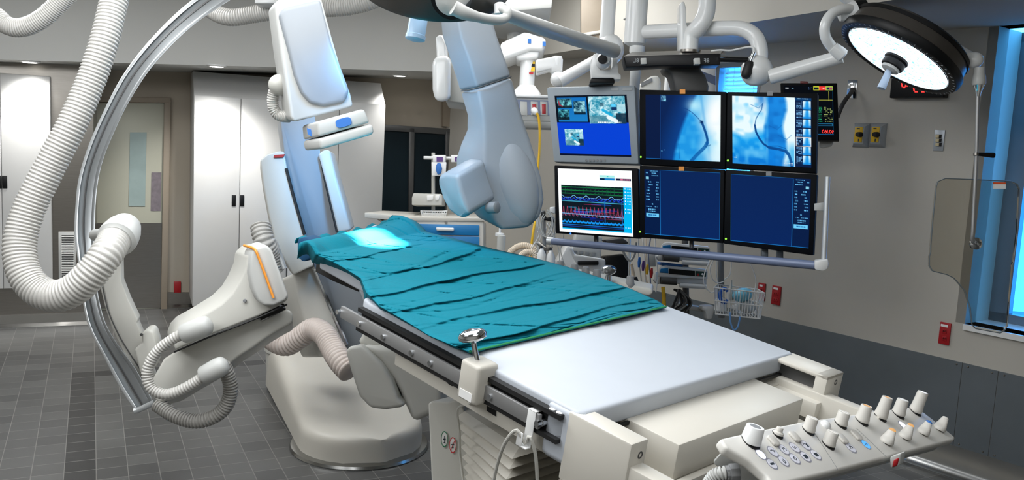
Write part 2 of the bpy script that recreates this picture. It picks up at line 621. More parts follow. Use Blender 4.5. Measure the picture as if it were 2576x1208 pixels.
# vent in the steel pier
t = thing('vent_grille', 'grey louvred vent in the steel wall beside the big ribbed hose', 'vent', BW(166, 650))
MB().prism([BW(147, 583), BW(192, 583), BW(190, 706), BW(148, 706)], BIN * .01).build('vent_frame', m_off2, t, .003)
MB().prism([BW(155, 592, .011), BW(186, 592, .011), BW(184, 698, .011), BW(156, 698, .011)], BIN * .001).build('dark_opening', m_black, t)
b = MB()
for i in range(24):
    y = 594 + i * 4.3
    b.prism([BW(155, y, .012), BW(186, y, .012), BW(186, y + 2.2, .018), BW(155, y + 2.2, .018)], BIN * .002)
b.build('louvre', m_off2, t)

# dark observation window at the back
win = struct(dpoly([(945, 314), (1143, 326), (1140, 545), (940, 545)], .01, .03, 'window_3', m_glassdark))
b = MB()
for q in ([(945, 312), (1143, 325), (1143, 340), (945, 327)], [(1028, 322), (1041, 323), (1037, 545), (1026, 545)], [(1119, 330), (1131, 331), (1130, 545), (1118, 545)], [(1131, 326), (1143, 326), (1141, 545), (1130, 545)]):
    b.prism([DK(x, y, .04) for x, y in q], BIN * .03)
b.build('window_frame', m_dgrey, win, .003)
struct(dpoly([(1111, 150), (1215, 165), (1215, 326), (1111, 318)], .01, .05, 'trim_3', m_frame))

# red outlet near the door
t = tag(dpoly([(437, 708), (455, 708), (455, 736), (437, 736)], .013, .012, 'red_outlet', m_redp, None, .003), 'small red outlet plate low on the back wall beside the door', 'outlet')

# tall cabinets


def cabinet(x0, x1, yt, yb, top, label, gaps, handles, OFF=0, dep=-BK - .01):
    def BP(s, z, off=0):
        return B0 + BD * s + BIN * (off + OFF) + UP * z
    p0, p1 = BW(x0, (yt + yb) / 2, OFF), BW(x1, (yt + yb) / 2, OFF)
    s0, s1_ = bs(p0), bs(p1)
    zt_, zb_ = BW((x0 + x1) / 2, yt, OFF).z, BW((x0 + x1) / 2, yb, OFF).z
    t = thing('tall_cabinet', label, 'cabinet', BP((s0 + s1_) / 2, zb_, -.25))
    prof = [BP(s0, zb_, -.02), BP(s0, zt_, -.02)] + ([BP(s0, zt_ + top, -.2)] if top else []) + [BP(s0, zt_ + top, -dep), BP(s0, zb_, -dep)]
    MB().prism(prof, BD * (s1_ - s0)).build('body', m_cab, t, .004)
    cuts = [s0] + [bs(BW(g, 500, OFF)) for g in gaps] + [s1_]
    for a, c in zip(cuts, cuts[1:]):
        dr = MB().prism([BP(a + .003, zb_ + .004, -.018), BP(c - .003, zb_ + .004, -.018), BP(c - .003, zt_ - .002, -.018), BP(a + .003, zt_ - .002, -.018)], BIN * .018).build('cabinet_door', m_cab, t, .002)
        for hx, hy in handles:
            hp = BW(hx, hy, OFF)
            if a < bs(hp) < c:
                MB().cbox(hp + BIN * .001, BD * .034, UP * .098, BIN * .012).build('handle', m_black, dr, .003)
    return t


cabinet(-105, 129, 184, 727, 0, 'tall white cabinet at the far left, behind the big hose loop', [5], [(-2, 458), (12, 458)], .05, .045)
cabinet(486, 724, 247, 768, .21, 'tall white cabinet with twin black handles beside the door recess', [603], [(588, 505), (609, 505)])
cabinet(726, 962, 254, 770, .2, 'tall white cabinet behind the slanted stand, next to the dark window', [848], [(838, 497), (859, 497)])

# recessed downlights
for k, (x, y, lab) in enumerate(((75, 154, 'lit downlight over the far left cabinet'), (545, 165, 'lit downlight over the cabinet beside the door recess'), (1005, 189, 'lit downlight in the soffit over the dark window'))):
    p = PL(x, y, f0, BKN)
    t = thing('recessed_downlight', 'round ' + lab, 'ceiling light', p, 'recessed downlights')
    MB().lathe(p + UP * .0, -UP, [(-.005, .075), (.004, .075), (.01, .066), (.01, .055)], 28).build('trim_ring', m_white, t)
    MB().lathe(p, -UP, [(.009, .056), (.013, .045), (.015, .02), (.0155, 0)], 24).build('diffuser', m_lum, t)
    lamp('SPOT', 'downlight_beam', p - UP * .06, p - UP * 1.2 - (BIN * .35 if k < 2 else -BIN * .1), (40, 75, 40)[k], (1, .98, .95), spot_size=1.9, spot_blend=.8, shadow_soft_size=.05)

# ---------------------------------------------------------------- patient table (its top is tipped up a little towards the far end)
TY, TT = .78, .13
TA = V((-math.sin(TY) * math.cos(TT), math.cos(TY) * math.cos(TT), math.sin(TT)))
TB = V((math.cos(TY), math.sin(TY), 0))
TN = TB.cross(TA)
T0 = P(1463, 1043, 1.75)


def TP(a, b, c):
    return T0 + TA * a + TB * b + TN * c


def TX(x, y, c=0):
    """a, b of the point seen at x, y on the plane c above the table top"""
    p = PL(x, y, T0 + TN * c, TN) - T0
    return p.dot(TA), p.dot(TB)


def tbox(mb, a0, a1, b0, b1, c0, c1):
    return mb.prism([TP(a0, b0, c0), TP(a1, b0, c0), TP(a1, b1, c0), TP(a0, b1, c0)], TN * (c1 - c0))


def tpoly(mb, lst, c, h):
    return mb.prism([TP(*TX(x, y, c), c) for x, y in lst], TN * h)


table = thing('patient_table', 'white topped patient table with steel side rail and beige pedestal under the teal drape', 'table', Z(1330, 1300, 0))
wR = TX(1988, 883)[1]
aF, bF = TX(905, 746)
# mattress board: wide near part and the narrow head section under the drape
n1 = TX(790, 655); n2 = TX(905, 705); n3 = TX(1235, 628); n4 = TX(1010, 566)
out = [(0, .012), (.012, 0), (aF - .06, 0), (aF - .015, .012), (aF, .05), (aF + .03, .1), (n2[0], n2[1] + .03), (n1[0] + .06, n1[1] + .06), (n1[0] + .16, n1[1] + .14), (n4[0] + .02, n4[1] - .12), (n4[0] - .1, n4[1] - .02), (n3[0], n3[1] - .03), (aF - .04, wR - .1), (aF - .14, wR), (.012, wR), (0, wR - .012)]
MB().prism([TP(a, b, 0) for a, b in out], TN * -.05).build('mattress', m_pad, table, .012, 3)
b = MB()
tpoly(b, [(796, 662), (840, 685), (905, 712), (905, 704), (830, 668), (800, 655)], -.055, -.03)
b.build('head_section_edge', m_black, table)
# the pad's lip hanging over the left corner, and its end face
b = MB()
b.prism([TP(0, -.006, -.008), TP(0, .022, .0), TP(0, .03, -.03), TP(0, .028, -.125), TP(0, .012, -.137), TP(0, -.006, -.12)], TA * .09)
b.build('corner_lip', m_pad, table, .006)
# black accessory channel along the side
b = MB()
tbox(b, .04, aF - .04, -.02, -.002, -.016, -.027); tbox(b, .04, aF - .04, -.02, -.002, -.072, -.082); tbox(b, .04, aF - .04, -.006, -.001, -.08, -.02)
b.build('accessory_channel', m_rubber, table)
for x, y in ((1389, 1033), (1407, 1042)):
    a, bb = TX(x, y, -.02)
    MB().lathe(TP(a, bb, -.02), TN, [(0, .008), (.004, .008), (.005, .004), (.005, 0)], 16).build('screw_cap', m_white, table)
# side rail on chrome spacers
ra0, rb = TX(1349, 1047, -.035)
ra1, rb1 = TX(872, 768, -.035)
rb = (rb + rb1) / 2; print('RAIL', rb, rb1, ra0, ra1)
b = MB(); tbox(b, ra0, ra1, rb - .004, rb + .006, -.07, -.035)
b.build('side_rail', m_rail, table, .002)
b = MB()
for x, y in ((1356, 1055), (1262, 982), (1122, 898), (1070, 873), (1000, 834), (938, 801), (886, 772)):
    a, _ = TX(x, y, -.045)
    b = MB().lathe(TP(a, rb + .004, -.055), TB, [(0, .009), (.02, .009), (.02, .007), (-rb - .035, .007)], 14)
    b.build('rail_spacer', m_chrome, table)
# beam below the top
b = MB()
tbox(b, -.3, aF - .2, .0, .045, -.055, -.128)
tbox(b, -.02, aF - .2, .045, wR - .08, -.07, -.15)
tbox(b, -.3, aF - .2, wR - .1, wR - .06, -.055, -.17)
b.build('side_beam', m_beige, table, .004)
b = MB()
for q in ([(1224, 1022), (1247, 1034), (1247, 1048), (1224, 1034)], [(1126, 955), (1137, 962), (1137, 972), (1126, 965)]):
    b.prism([PL(x, y, TP(0, -.002, 0), TB) for x, y in q], TB * .004)
b.build('cable_slot', m_black, table)
MB().prism([PL(x, y, TP(0, -.002, 0), TB) for x, y in [(1190, 985), (1198, 984), (1209, 992), (1206, 997), (1198, 997), (1192, 992)]], TB * .003).build('blue_mark', m_bluetag, table)
# two arms at the near end with a tray between
la = [TX(1590, 1119, -.004)[0], TX(1590, 1119, -.004)[1], TX(1636, 1105, -.004)[1]]
b = MB(); tbox(b, la[0], .03, la[1], la[2], -.004, -.16)
arm = b.build('end_arm', m_beige, table, .005)
b = MB()
for c in (-.035, -.125):
    b.lathe(TP(la[0], la[2] - .022, c), -TA, [(-.003, .008), (.0008, .008), (.001, .005), (-.001, .0045), (-.001, 0)], 14)
b.build('bolt', m_dgrey, arm)
b = MB(); tbox(b, la[0] + .0, .03, la[1] - .004, la[1] + .1, -.163, -.23)
b.build('lower_beam', m_beige, table, .004)
b = MB(); tbox(b, la[0] - .0, la[0] + .06, la[2], la[2] + .025, -.085, -.13)
b.build('arm_bracket', m_beige, table, .003)
rx = [TX(2083, 950, -.004), TX(2120, 934, -.004), TX(1953, 899, -.004)]
b = MB()
tbox(b, rx[0][0], .01, rx[0][1], rx[1][1], -.004, -.016)
tbox(b, rx[0][0], rx[0][0] + .035, rx[0][1], rx[1][1], -.004, -.125)
tbox(b, rx[0][0], .01, rx[0][1] - .03, rx[1][1], -.075, -.125)
arm = b.build('end_arm', m_beige, table, .004)
b = MB(); tbox(b, rx[0][0] + .03, .01, rx[0][1] + .022, rx[1][1] - .004, -.016, -.075)
b.build('dark_channel', m_dgrey, arm)
b = MB()
for c in (-.028, -.1):
    b.lathe(TP(rx[0][0], (rx[0][1] + rx[1][1]) / 2 + .008, c), -TA, [(-.003, .008), (.0008, .008), (.001, .005), (-.001, .0045), (-.001, 0)], 14)
b.build('bolt', m_dgrey, arm)
c0 = -.045
bx = [TX(1587, 1058, c0), TX(1709, 1120, c0), TX(2026, 1004, c0)]
b = MB(); tbox(b, bx[1][0], .02, bx[1][1], bx[2][1], c0, c0 - .085)
b.build('tray_cover', m_beige, table, .004)
b = MB()
tbox(b, la[0] - .02, .02, la[2], rx[0][1] - .03, c0 - .088, c0 - .11)
tbox(b, la[0] - .03, la[0] - .012, la[2] + .004, rx[0][1] + .03, c0 - .075, c0 - .155)
for k in range(3):
    tbox(b, la[0], .02, la[2] + .02 + .03 * k, la[2] + .035 + .03 * k, c0 - .085, c0 - .078)
b.build('end_tray', m_beige, table, .003)
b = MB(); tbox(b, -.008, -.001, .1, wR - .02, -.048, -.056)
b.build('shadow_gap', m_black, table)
# pedestal with two round stickers, and the pleated bellows
pd = 2.45
ped = [(1077, 1016), (1085, 1009), (1125, 1012), (1146, 1004), (1160, 1010), (1170, 1040), (1195, 1100), (1232, 1170), (1262, 1250), (1300, 1560), (1100, 1560)]
b = MB().prism(PP(ped, pd), shift(1100, 1100, 60, -30, pd, .45))
po = b.build('pedestal', m_off, table, .015, 3)
for x, y, rgb, ang in ((1118, 1105, (30, 120, 80), 0), (1139, 1120, (200, 40, 44), .8)):
    st = MB()
    c = P(x, y, pd - .004)
    st.lathe(c, _w, [(0, 0), (0, px(14, pd)), (.003, px(14, pd)), (.003, 0)], 28)
    so = st.build('round_sticker', m_paper, po)
    so.scale = (.62, 1, 1.45)
    st = MB()
    x0, y0 = _r * .62, _u * 1.45
    ring = [[c + (x0 * math.cos(2 * PI * k / 28) + y0 * math.sin(2 * PI * k / 28)) * px(rr, pd) - _w * .001 for k in range(28)] for rr in (14, 12)]
    st.loft(ring, caps=False)
    m_ = mat('sticker_ring', rgb, .5)
    if ang:
        st.prism([c + (x0 * ca + y0 * sa) * px(13, pd) - _w * .001 for ca, sa in ((.66, .74), (.74, .66), (-.66, -.74), (-.74, -.66))], _w * -.0005)
    st.build('sticker_ring', m_, so if False else po)
    st = MB()
    for (u0, v0, u1, v1) in ((-.45, -.08, .45, .08), (-.1, -.6, .1, .5), (-.3, -.6, .3, -.45)) if not ang else ((-.6, .02, .5, .14), (-.35, -.4, .3, -.3), (-.05, -.5, .1, .4)):
        st.prism([c + (x0 * u + y0 * v) * px(12, pd) - _w * .0016 for u, v in ((u0, v0), (u1, v0), (u1, v1), (u0, v1))], _w * -.0004)
    st.build('sticker_symbol', m_ink, po)
b = MB()
rings = []
N = 11
for k in range(N * 2 + 1):
    f = k / (N * 2)
    o = .05 * (k % 2)
    nc = P(1306, 1126, 1.98).lerp(P(1236, 1400, 2.02), f)
    fc = P(1158, 1028, 2.5).lerp(P(1196, 1290, 2.55), f)
    dl = (fc - nc).normalized()
    n0 = nc - TB * o * .7 - dl * o * .7
    rings.append([n0, nc + TB * .55 - dl * o, fc + TB * .55, fc - TB * o * .6])
b.loft(rings)
b.build('bellows', m_beige, table, smooth=20)

# hand control clamped on the rail
ja0, ja1 = TX(1160, 968, -.02)[0], TX(1116, 940, -.02)[0]
jb = rb
ctl = thing('table_hand_control', 'beige control box with chrome mushroom knob clamped to the table side rail', 'control', TP((ja0 + ja1) / 2, jb, -.09))
b = MB(); tbox(b, ja0, ja1, jb - .03, jb + .035, -.085, .012)
b.build('control_box', m_beige, ctl, .01, 3)
b = MB(); tbox(b, ja0 + .012, ja1 - .012, jb - .0312, jb - .029, -.078, -.058)
b.build('label_plate', m_paper, ctl)
kp = TP((ja0 + ja1) / 2 + .01, jb, .01)
b = MB().lathe(kp, (P(1141, 880, 2.1) - P(1149, 925, 2.1)), [(0, .0075), (.04, .0065), (.043, .012), (.046, .026), (.051, .0335), (.06, .035), (.068, .030), (.073, .018), (.075, .006), (.0752, 0)], 26)
b.build('knob', m_chrome, ctl)
b = MB().tube([TP((ja0 + ja1) / 2 - .01, jb - .01, -.085), P(1152, 1030, 2.2), P(1156, 1090, 2.25), P(1158, 1150, 2.3), P(1168, 1230, 2.3)], .0035, 8, 30)
b.build('cable', m_off, ctl)

# white hook with a looped cable on the rail
hk = thing('rail_cable_hook', 'white strap hook over the steel rail holding a looped cream cable', 'hook', P(1322, 1060, 1.86))
ha = TX(1322, 1040, -.035)[0]
b = MB()
tbox(b, ha - .012, ha + .012, rb - .007, rb - .0045, -.115, -.033); tbox(b, ha - .012, ha + .012, rb - .007, rb + .012, -.034, -.0315)
tbox(b, ha + .002, ha + .02, rb - .022, rb - .0195, -.118, -.085); tbox(b, ha - .012, ha + .02, rb - .022, rb - .0045, -.118, -.1145)
b.build('strap', m_white, hk, .0015)
q = TP(ha, rb - .013, -.109)
dq = (q - EYE).dot(_w)
b = MB().tube([P(1238, 1230, dq + .12), P(1252, 1165, dq + .08), P(1272, 1112, dq + .03), P(1300, 1083, dq), q, P(1332, 1098, dq - .01), P(1347, 1145, dq), P(1353, 1230, dq + .03)], .0042, 8, 60)
b.build('cable_loop', m_off, hk)

# ---------------------------------------------------------------- teal drape
L_ = [(1182, 886), (1150, 874), (1080, 845), (1018, 806), (955, 770), (922, 735), (908, 700), (850, 664), (800, 640), (752, 612)]
Lb = [(1182, 886), (1140, 878), (1085, 852), (1020, 816), (955, 786), (922, 758), (908, 712), (850, 684), (795, 662), (748, 652)]
R_ = [(1676, 771), (1655, 757), (1590, 728), (1515, 700), (1430, 672), (1340, 648), (1240, 626), (1150, 602), (1080, 585), (1006, 556)]
ripple = [np.random.rand(6) for _ in range(3)]


def along(lst, t):
    f = t * (len(lst) - 1); k = min(int(f), len(lst) - 2); f -= k
    return (lst[k][0] * (1 - f) + lst[k + 1][0] * f, lst[k][1] * (1 - f) + lst[k + 1][1] * f)


rng = np.random.RandomState(5)
wr = [(rng.uniform(2, 9), rng.uniform(2, 9), rng.uniform(0, 6.28), rng.uniform(.3, 1)) for _ in range(14)]
FOLDS = [(.13, .02, 1.0), (.27, -.03, .9), (.40, .02, .75), (.52, -.02, 1.1), (.66, .05, 1.0), (.80, -.03, .5)]


def drape_h(u, v):
    h = .012
    base = 0.0
    for k, (c, sl, am) in enumerate(FOLDS):
        nxt = FOLDS[k + 1][0] if k + 1 < len(FOLDS) else 1.0
        d = u - (c + sl * (v - .5) + .010 * math.sin(v * 7 + c * 20) + .004 * math.sin(v * 19 + c * 40))
        if d > -.012:
            fade = .35 + .65 * min(1, max(0, 1.15 - abs(v - .5 - .25 * math.sin(c * 30)) * 1.7))
            t = max(0, 1 - max(0, d) / max(.02, nxt - c))
            base = max(base * (1 - min(1, max(0, (d + .012) / .012))), am * fade * .0095 * min(1, (d + .012) / .010) * t)
    h += base
    for fx, fy, ph, am in wr:
        h += .0011 * am * math.sin(fx * 5 * u + fy * 2.2 * v + ph + 2 * math.sin(3 * v + ph))
    for fx, fy, ph, am in wr[:8]:
        q = math.sin(fx * 2.3 * u + fy * 1.1 * v + ph + 1.3 * math.sin(4 * v + ph))
        h -= .0028 * am * max(0, 1 - abs(q) * 9)
    h += .006 * math.exp(-((v - .03) / .04) ** 2)
    return max(h, .008)


NU, NV = 300, 130
grid = []
for i in range(NU + 1):
    u = i / NU
    l, lb, r = along(L_, u), along(Lb, u), along(R_, u)
    row = []
    wig = 3.0 * math.sin(u * 23) + 2 * math.sin(u * 57 + 1)
    for j in range(NV + 1):
        v = j / NV
        if v < .08:                              # the part that hangs over the left side
            k = v / .08
            pxl = (lb[0] + (l[0] - lb[0]) * k - wig * (1 - k), lb[1] + (l[1] - lb[1]) * k)
            h = -.05 * (1 - k) ** 1.5 * min(1, u * 5) + drape_h(u, 0) * k + .004
        else:
            k = (v - .08) / .92
            pxl = (l[0] + (r[0] - l[0]) * k, l[1] + (r[1] - l[1]) * k + (wig * .8 * max(0, 1 - u * 12) if u < .08 else 0))
            h = drape_h(u, k)
            if k > .95 and u > .34:
                h -= .06 * ((k - .95) / .05) ** 2
        a, bq = TX(pxl[0], pxl[1], h)
        if u > .9:                               # rolled end over the head section
            h2 = (u - .9) / .1
            h += .022 * math.sin(h2 * PI) + (.03 * math.exp(-((v - .93) / .06) ** 2)) * h2
        row.append(TP(a, bq, h))
    grid.append(row)
dr = thing('surgical_drape', 'creased teal surgical drape spread over the head half of the table', 'drape', TP(.9, .45, 0))
b = MB(); bm = b.bm
vv = [[bm.verts.new(p) for p in r] for r in grid]
for i in range(NU):
    for j in range(NV):
        bm.faces.new((vv[i][j], vv[i][j + 1], vv[i + 1][j + 1], vv[i + 1][j]))
do = b.build('cloth', m_drape, dr, smooth=180)
so = do.modifiers.new('thickness', 'SOLIDIFY'); so.thickness = .003; so.offset = -1
MB().tube([p + TN * .002 for p in grid[0]], .0028, 6).build('green_hem', m_hem, dr)
# rolled far-left end: an open fold showing the darker lining
rl = [P(752, 600, 3.0), P(790, 598, 3.05), P(880, 583, 3.25), P(985, 556, 3.55)]
b = MB()
rings = []
for i, p in enumerate(catmull(rl, 22)):
    r1 = .035 + .008 * math.sin(i * 1.7)
    rings.append([p + V((0, 0, -.035)) + _u * r1 * math.sin(t) * 1.05 + (TA * math.cos(t)) * r1 * .9 for t in [k * PI * 1.5 / 13 + .3 for k in range(14)]])
b.loft(rings, closed=False)
ro = b.build('rolled_edge', m_drape, dr, smooth=180)
so = ro.modifiers.new('thickness', 'SOLIDIFY'); so.thickness = .004
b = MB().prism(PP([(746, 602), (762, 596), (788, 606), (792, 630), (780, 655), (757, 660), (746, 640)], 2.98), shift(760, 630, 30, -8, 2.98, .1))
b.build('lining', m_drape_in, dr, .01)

# ---------------------------------------------------------------- control console at the foot of the table
BL, FRp, BR, FL = ray(1813, 1104), ray(2404, 1101), ray(2306, 1026), ray(1948, 1216)
dBL = 1.62
A3 = Matrix(((BR.x, -FRp.x, FL.x), (BR.y, -FRp.y, FL.y), (BR.z, -FRp.z, FL.z)))   # BL + FR = BR + FL
sol = A3.inverted() @ (BL * dBL)
cBL, cBR, cFR, cFL = EYE + BL * dBL, EYE + BR * sol[0], EYE + FRp * sol[1], EYE + FL * sol[2]
KX, KY = (cBR - cBL), (cFL - cBL)
KN = KX.cross(KY).normalized()
if KN.z < 0:
    KN = -KN
print('CONSOLE', [round(x, 3) for x in sol], KX.length, KY.length, KN)


def KP(x, y, h=0):
    return PL(x, y, cBL + KN * h, KN)


con = thing('control_console', 'white tableside control console with rows of knobs at the table foot', 'control console', cBL + (KX + KY) / 2 - KN * .1)
outl = [(1813, 1103), (1870, 1090), (1935, 1077), (2025, 1059), (2149, 1042), (2279, 1024), (2312, 1028), (2356, 1062), (2404, 1101), (2400, 1107), (2227, 1152), (2080, 1190), (1946, 1222), (1930, 1196), (1886, 1158), (1828, 1127)]
b = MB().prism([KP(x, y) for x, y in outl], KN * -.022)
b.build('panel', m_cons, con, .006, 3)
outl2 = [(1828, 1118), (1935, 1090), (2149, 1056), (2279, 1040), (2345, 1072), (2385, 1103), (2227, 1142), (1960, 1208), (1900, 1160)]
b = MB().prism([KP(x, y, -.024) for x, y in outl2], KN * -.06)
b.build('housing', m_off2, con, .012, 3)
b = MB()
for x0, y0, x1, y1 in ((2040, 1075, 2108, 1182), (2155, 1078, 2230, 1150)):
    p, q = KP(x0, y0, .0002), KP(x1, y1, .0002)
    dd = (q - p).cross(KN).normalized() * .0006
    b.prism([p - dd, q - dd, q + dd, p + dd], KN * .0003)
b.build('panel_seam', m_grey, con)


def knob(x, y, tx, ty, r0, r1, cap=None, kind='tall'):
    p = KP(x, y)
    d = (p - EYE).dot(_w)
    q = P(tx, ty, d)
    ax = (KN * .5 + (q - p).normalized()).normalized()
    h = (q - p).length
    R0, R1 = px(r0, d), px(r1, d)
    if kind == 'dial':
        prof = [(0, R0 * 1.02), (.003, R0 * 1.04), (h * .2, R0), (h * .96, R1), (h, R1 * .93), (h, R1 * .66), (h * .97, R1 * .62), (h * .97, 0)]
    elif kind == 'stick':
        prof = [(0, R0 * .8), (h * .12, R0), (h * .35, R0 * .96), (h * .5, R1), (h * .9, R1 * .95), (h, R1 * .8), (h, 0)]
    else:
        prof = [(0, R0 * .9), (h * .02, R0 * .95), (h * .1, R0), (h * .2, R0 * .98), (h * .32, R0 * .9), (h * .95, R1), (h, R1 * .93), (h * 1.0, R1 * .7), (h * .985, R1 * .62), (h * .985, 0)]
    if kind == 'bat':
        e1, _ = perp(ax)
        side = KX.normalized(); side = (side - ax * side.dot(ax)).normalized(); fw = ax.cross(side)
        rings = []
        for t, a_, c_ in ((0, R0, R0), (.1, R0 * 1.05, R0 * 1.05), (.25, R0 * .95, R0 * .95), (.4, R0 * .6, R0 * .9), (.6, R0 * .38, R0 * .75), (.85, R0 * .34, R0 * .62), (1, R0 * .3, R0 * .5)):
            rings.append([p + ax * h * t + side * math.cos(2 * PI * s / 20) * a_ + fw * math.sin(2 * PI * s / 20) * c_ + side * (R0 * .4 * t) for s in range(20)])
        o = MB().loft(rings).build('knob', m_knob, con)
        tip = p + ax * h * .98 + side * R0 * .4
        MB().ball(tip, side * R0 * .34, fw * R0 * .55, ax * R0 * .3, 12, 8).build('knob_cap', cap or m_knob, o)
        return
    b = MB().lathe(p, ax, prof, 28)
    o = b.build('knob', m_knob if kind != 'dial' else m_white, con)
    MB().lathe(p - KN * .0005, KN, [(0, R0 * 1.06), (.0025, R0 * 1.06), (.0025, 0)], 24).build('knob_collar', m_rubber, o)
    if kind == 'tee':
        side = KX.normalized(); side = (side - ax * side.dot(ax)).normalized(); fw = ax.cross(side)
        MB().cbox(p + ax * h * .72, side * R1 * .7, fw * R1 * 2.0, ax * h * .62).build('grip', m_knob, o, px(3, d), 3)
    if cap:
        MB().lathe(p + ax * h * (.975 if kind != 'dial' else .965), ax, [(0, R1 * .62), (.0012, R1 * .6), (.0016, 0)], 20).build('knob_cap', cap, o)


knob(1888, 1112, 1894, 1070, 26, 23, m_grey, 'dial')
knob(1956, 1094, 1960, 1074, 15, 9, None, 'stick')
knob(2033, 1084, 2038, 1049, 17, 15, None, 'tee')
knob(2114, 1068, 2118, 1035, 17, 15, None, 'tee')
knob(2083, 1119, 2090, 1084, 18, 15, None, 'tee')
knob(2167, 1060, 2173, 1018, 18, 14, m_lorange)
knob(2214, 1050, 2223, 996, 17, 13, m_lorange)
knob(2259, 1043, 2264, 1003, 17, 14, m_paper)
knob(2302, 1036, 2313, 983, 16, 13, m_lwhite)
knob(2229, 1113, 2238, 1080, 17, 10, m_lorange, 'bat')
knob(2275, 1101, 2284, 1068, 16, 10, m_lorange, 'bat')
knob(2321, 1090, 2331, 1060, 15, 10, m_bluetag, 'bat')
knob(2362, 1080, 2372, 1050, 15, 10, m_knob, 'bat')
m_ringgrey = mat('key_ring_grey', (150, 150, 160), .5)
kxn = KX.normalized(); kyn = (KY - kxn * KY.dot(kxn)).normalized()
for x, y, m_ in ((1944, 1111, m_knob), (1998, 1101, m_knob), (2117, 1105, m_knob), (2153, 1097, m_knob)):
    p = KP(x, y); d = (p - EYE).dot(_w)
    MB().prism([p + kxn * px(a, d) + kyn * px(c, d) for a, c in ((-15, -12), (-8, -17), (8, -17), (15, -10), (15, 10), (8, 17), (-8, 17), (-15, 12))], KN * .006).build('push_button', m_, con, .002)
p = KP(2076, 1071); d = (p - EYE).dot(_w)
MB().lathe(p, KN, [(0, px(14, d)), (.006, px(13, d)), (.01, px(9, d)), (.012, 0)], 22).build('round_button', m_white, con)


def key(x, y, r, m_, glyph=None):
    p = KP(x, y); d = (p - EYE).dot(_w); R = px(r, d)
    o = MB().lathe(p, KN, [(0, R * 1.0), (.0012, R * .98), (.0014, 0)], 22).build('key', m_, con)
    MB().lathe(p, KN, [(0, R * 1.22), (.0005, R * 1.22), (.0005, R * .98)], 22, False).build('key_ring', m_ringgrey, o)
    if glyph:
        g = MB()
        for (x0, y0, x1, y1, wd) in glyph:
            a, c = p + kxn * R * x0 - kyn * R * y0 + KN * .0014, p + kxn * R * x1 - kyn * R * y1 + KN * .0014
            s = (c - a).cross(KN).normalized() * R * wd
            g.prism([a - s, c - s, c + s, a + s], KN * .0003)
        g.build('key_symbol', m_ink, o)


m_key = mat('pale_key', (226, 226, 236), .35)
gl = [[(-.6, .3, 0, .3, .06), (0, .3, .2, -.2, .06), (.2, -.2, .6, 0, .06), (.6, 0, .3, .3, .06)],
      [(-.5, -.4, -.2, .3, .06), (-.2, .3, .3, .3, .06), (.3, .3, .5, -.3, .06)],
      [(-.6, .3, -.2, -.3, .06), (-.2, -.3, .1, .2, .06), (.1, .2, .5, -.2, .06)],
      [(-.6, .2, 0, .35, .05), (.1, -.1, .65, -.1, .35)],
      [(-.6, 0, .6, 0, .2)],
      [(-.2, -.5, .3, -.3, .08), (.3, -.3, .1, .4, .08), (-.2, -.5, -.3, .1, .08)],
      [(-.4, 0, 0, .4, .07), (0, .4, .4, 0, .07), (.4, 0, 0, -.4, .07), (0, -.4, -.4, 0, .07)],
      [(-.55, 0, .55, 0, .42)], [(-.5, 0, .55, 0, .36)],
      [(-.4, -.2, -.2, .3, .07), (-.2, .3, .3, .2, .07), (.3, .2, .4, -.2, .12)]]
for (x, y), g in zip(((1944, 1137), (1972, 1132), (1999, 1127), (2026, 1121), (1942, 1168), (1971, 1161), (1999, 1155), (2026, 1150), (2052, 1145), (2140, 1127)), gl):
    key(x, y, 15, m_key, g)
key(1914, 1144, 15, m_lwhite)
key(2178, 1119, 13, m_lblue, [(-.4, -.2, -.1, .3, .08), (.1, -.3, .4, .2, .12)])
key(2272, 1071, 13, m_lwhite)
# gland and corrugated conduit at its left end
b = MB().lathe(P(1858, 1188, 1.66), P(1835, 1190, 1.66) - P(1858, 1188, 1.66), [(0, .019), (.018, .019), (.018, .016), (.026, .016)], 8)
b.build('cable_gland', m_grey, con, .001)
b = MB().hose([P(1838, 1191, 1.66), P(1815, 1192, 1.66), P(1795, 1202, 1.67), P(1780, 1225, 1.68)], .0135, 12, 14, .2)
b.build('conduit', m_off2, con)
b = MB().prism(PP([(2238, 1150), (2268, 1140), (2262, 1172), (2240, 1180)], 1.95), shift(2250, 1160, 12, -6, 1.95, .04))
b.build('bracket', m_off2, con, .004)
b = MB().prism(PP([(2248, 1158), (2262, 1152), (2257, 1172), (2244, 1177)], 1.945), shift(2250, 1160, 3, -2, 1.945, .02))
b.build('release_tab', m_redp, con, .003)

# ---------------------------------------------------------------- lateral c-arm at the left
lat = thing('lateral_c_arm', 'large steel arc c-arm with big ribbed hose and tube arm at the left', 'x-ray c-arm', P(330, 700, 3.25))
OUT = [(560, -48), (470, 10), (380, 97), (308, 190), (257, 287), (221, 370), (198, 447), (190, 513), (187, 590), (195, 650), (209, 764), (225, 828), (263, 903), (300, 973), (341, 1036)]
INN = [(680, -62), (580, 0), (482, 67), (390, 159), (328, 251), (287, 334), (257, 411), (243, 488), (239, 590), (241, 690), (252, 764), (268, 817), (300, 871), (343, 930), (388, 1014)]
DEP = [3.72, 3.66, 3.6, 3.54, 3.48, 3.43, 3.39, 3.36, 3.33, 3.3, 3.26, 3.23, 3.19, 3.16, 3.12]
n = 70
oc = catmull([P(x, y, d) for (x, y), d in zip(OUT, DEP)], n)
ic = catmull([P(x, y, d - .02) for (x, y), d in zip(INN, DEP)], n)


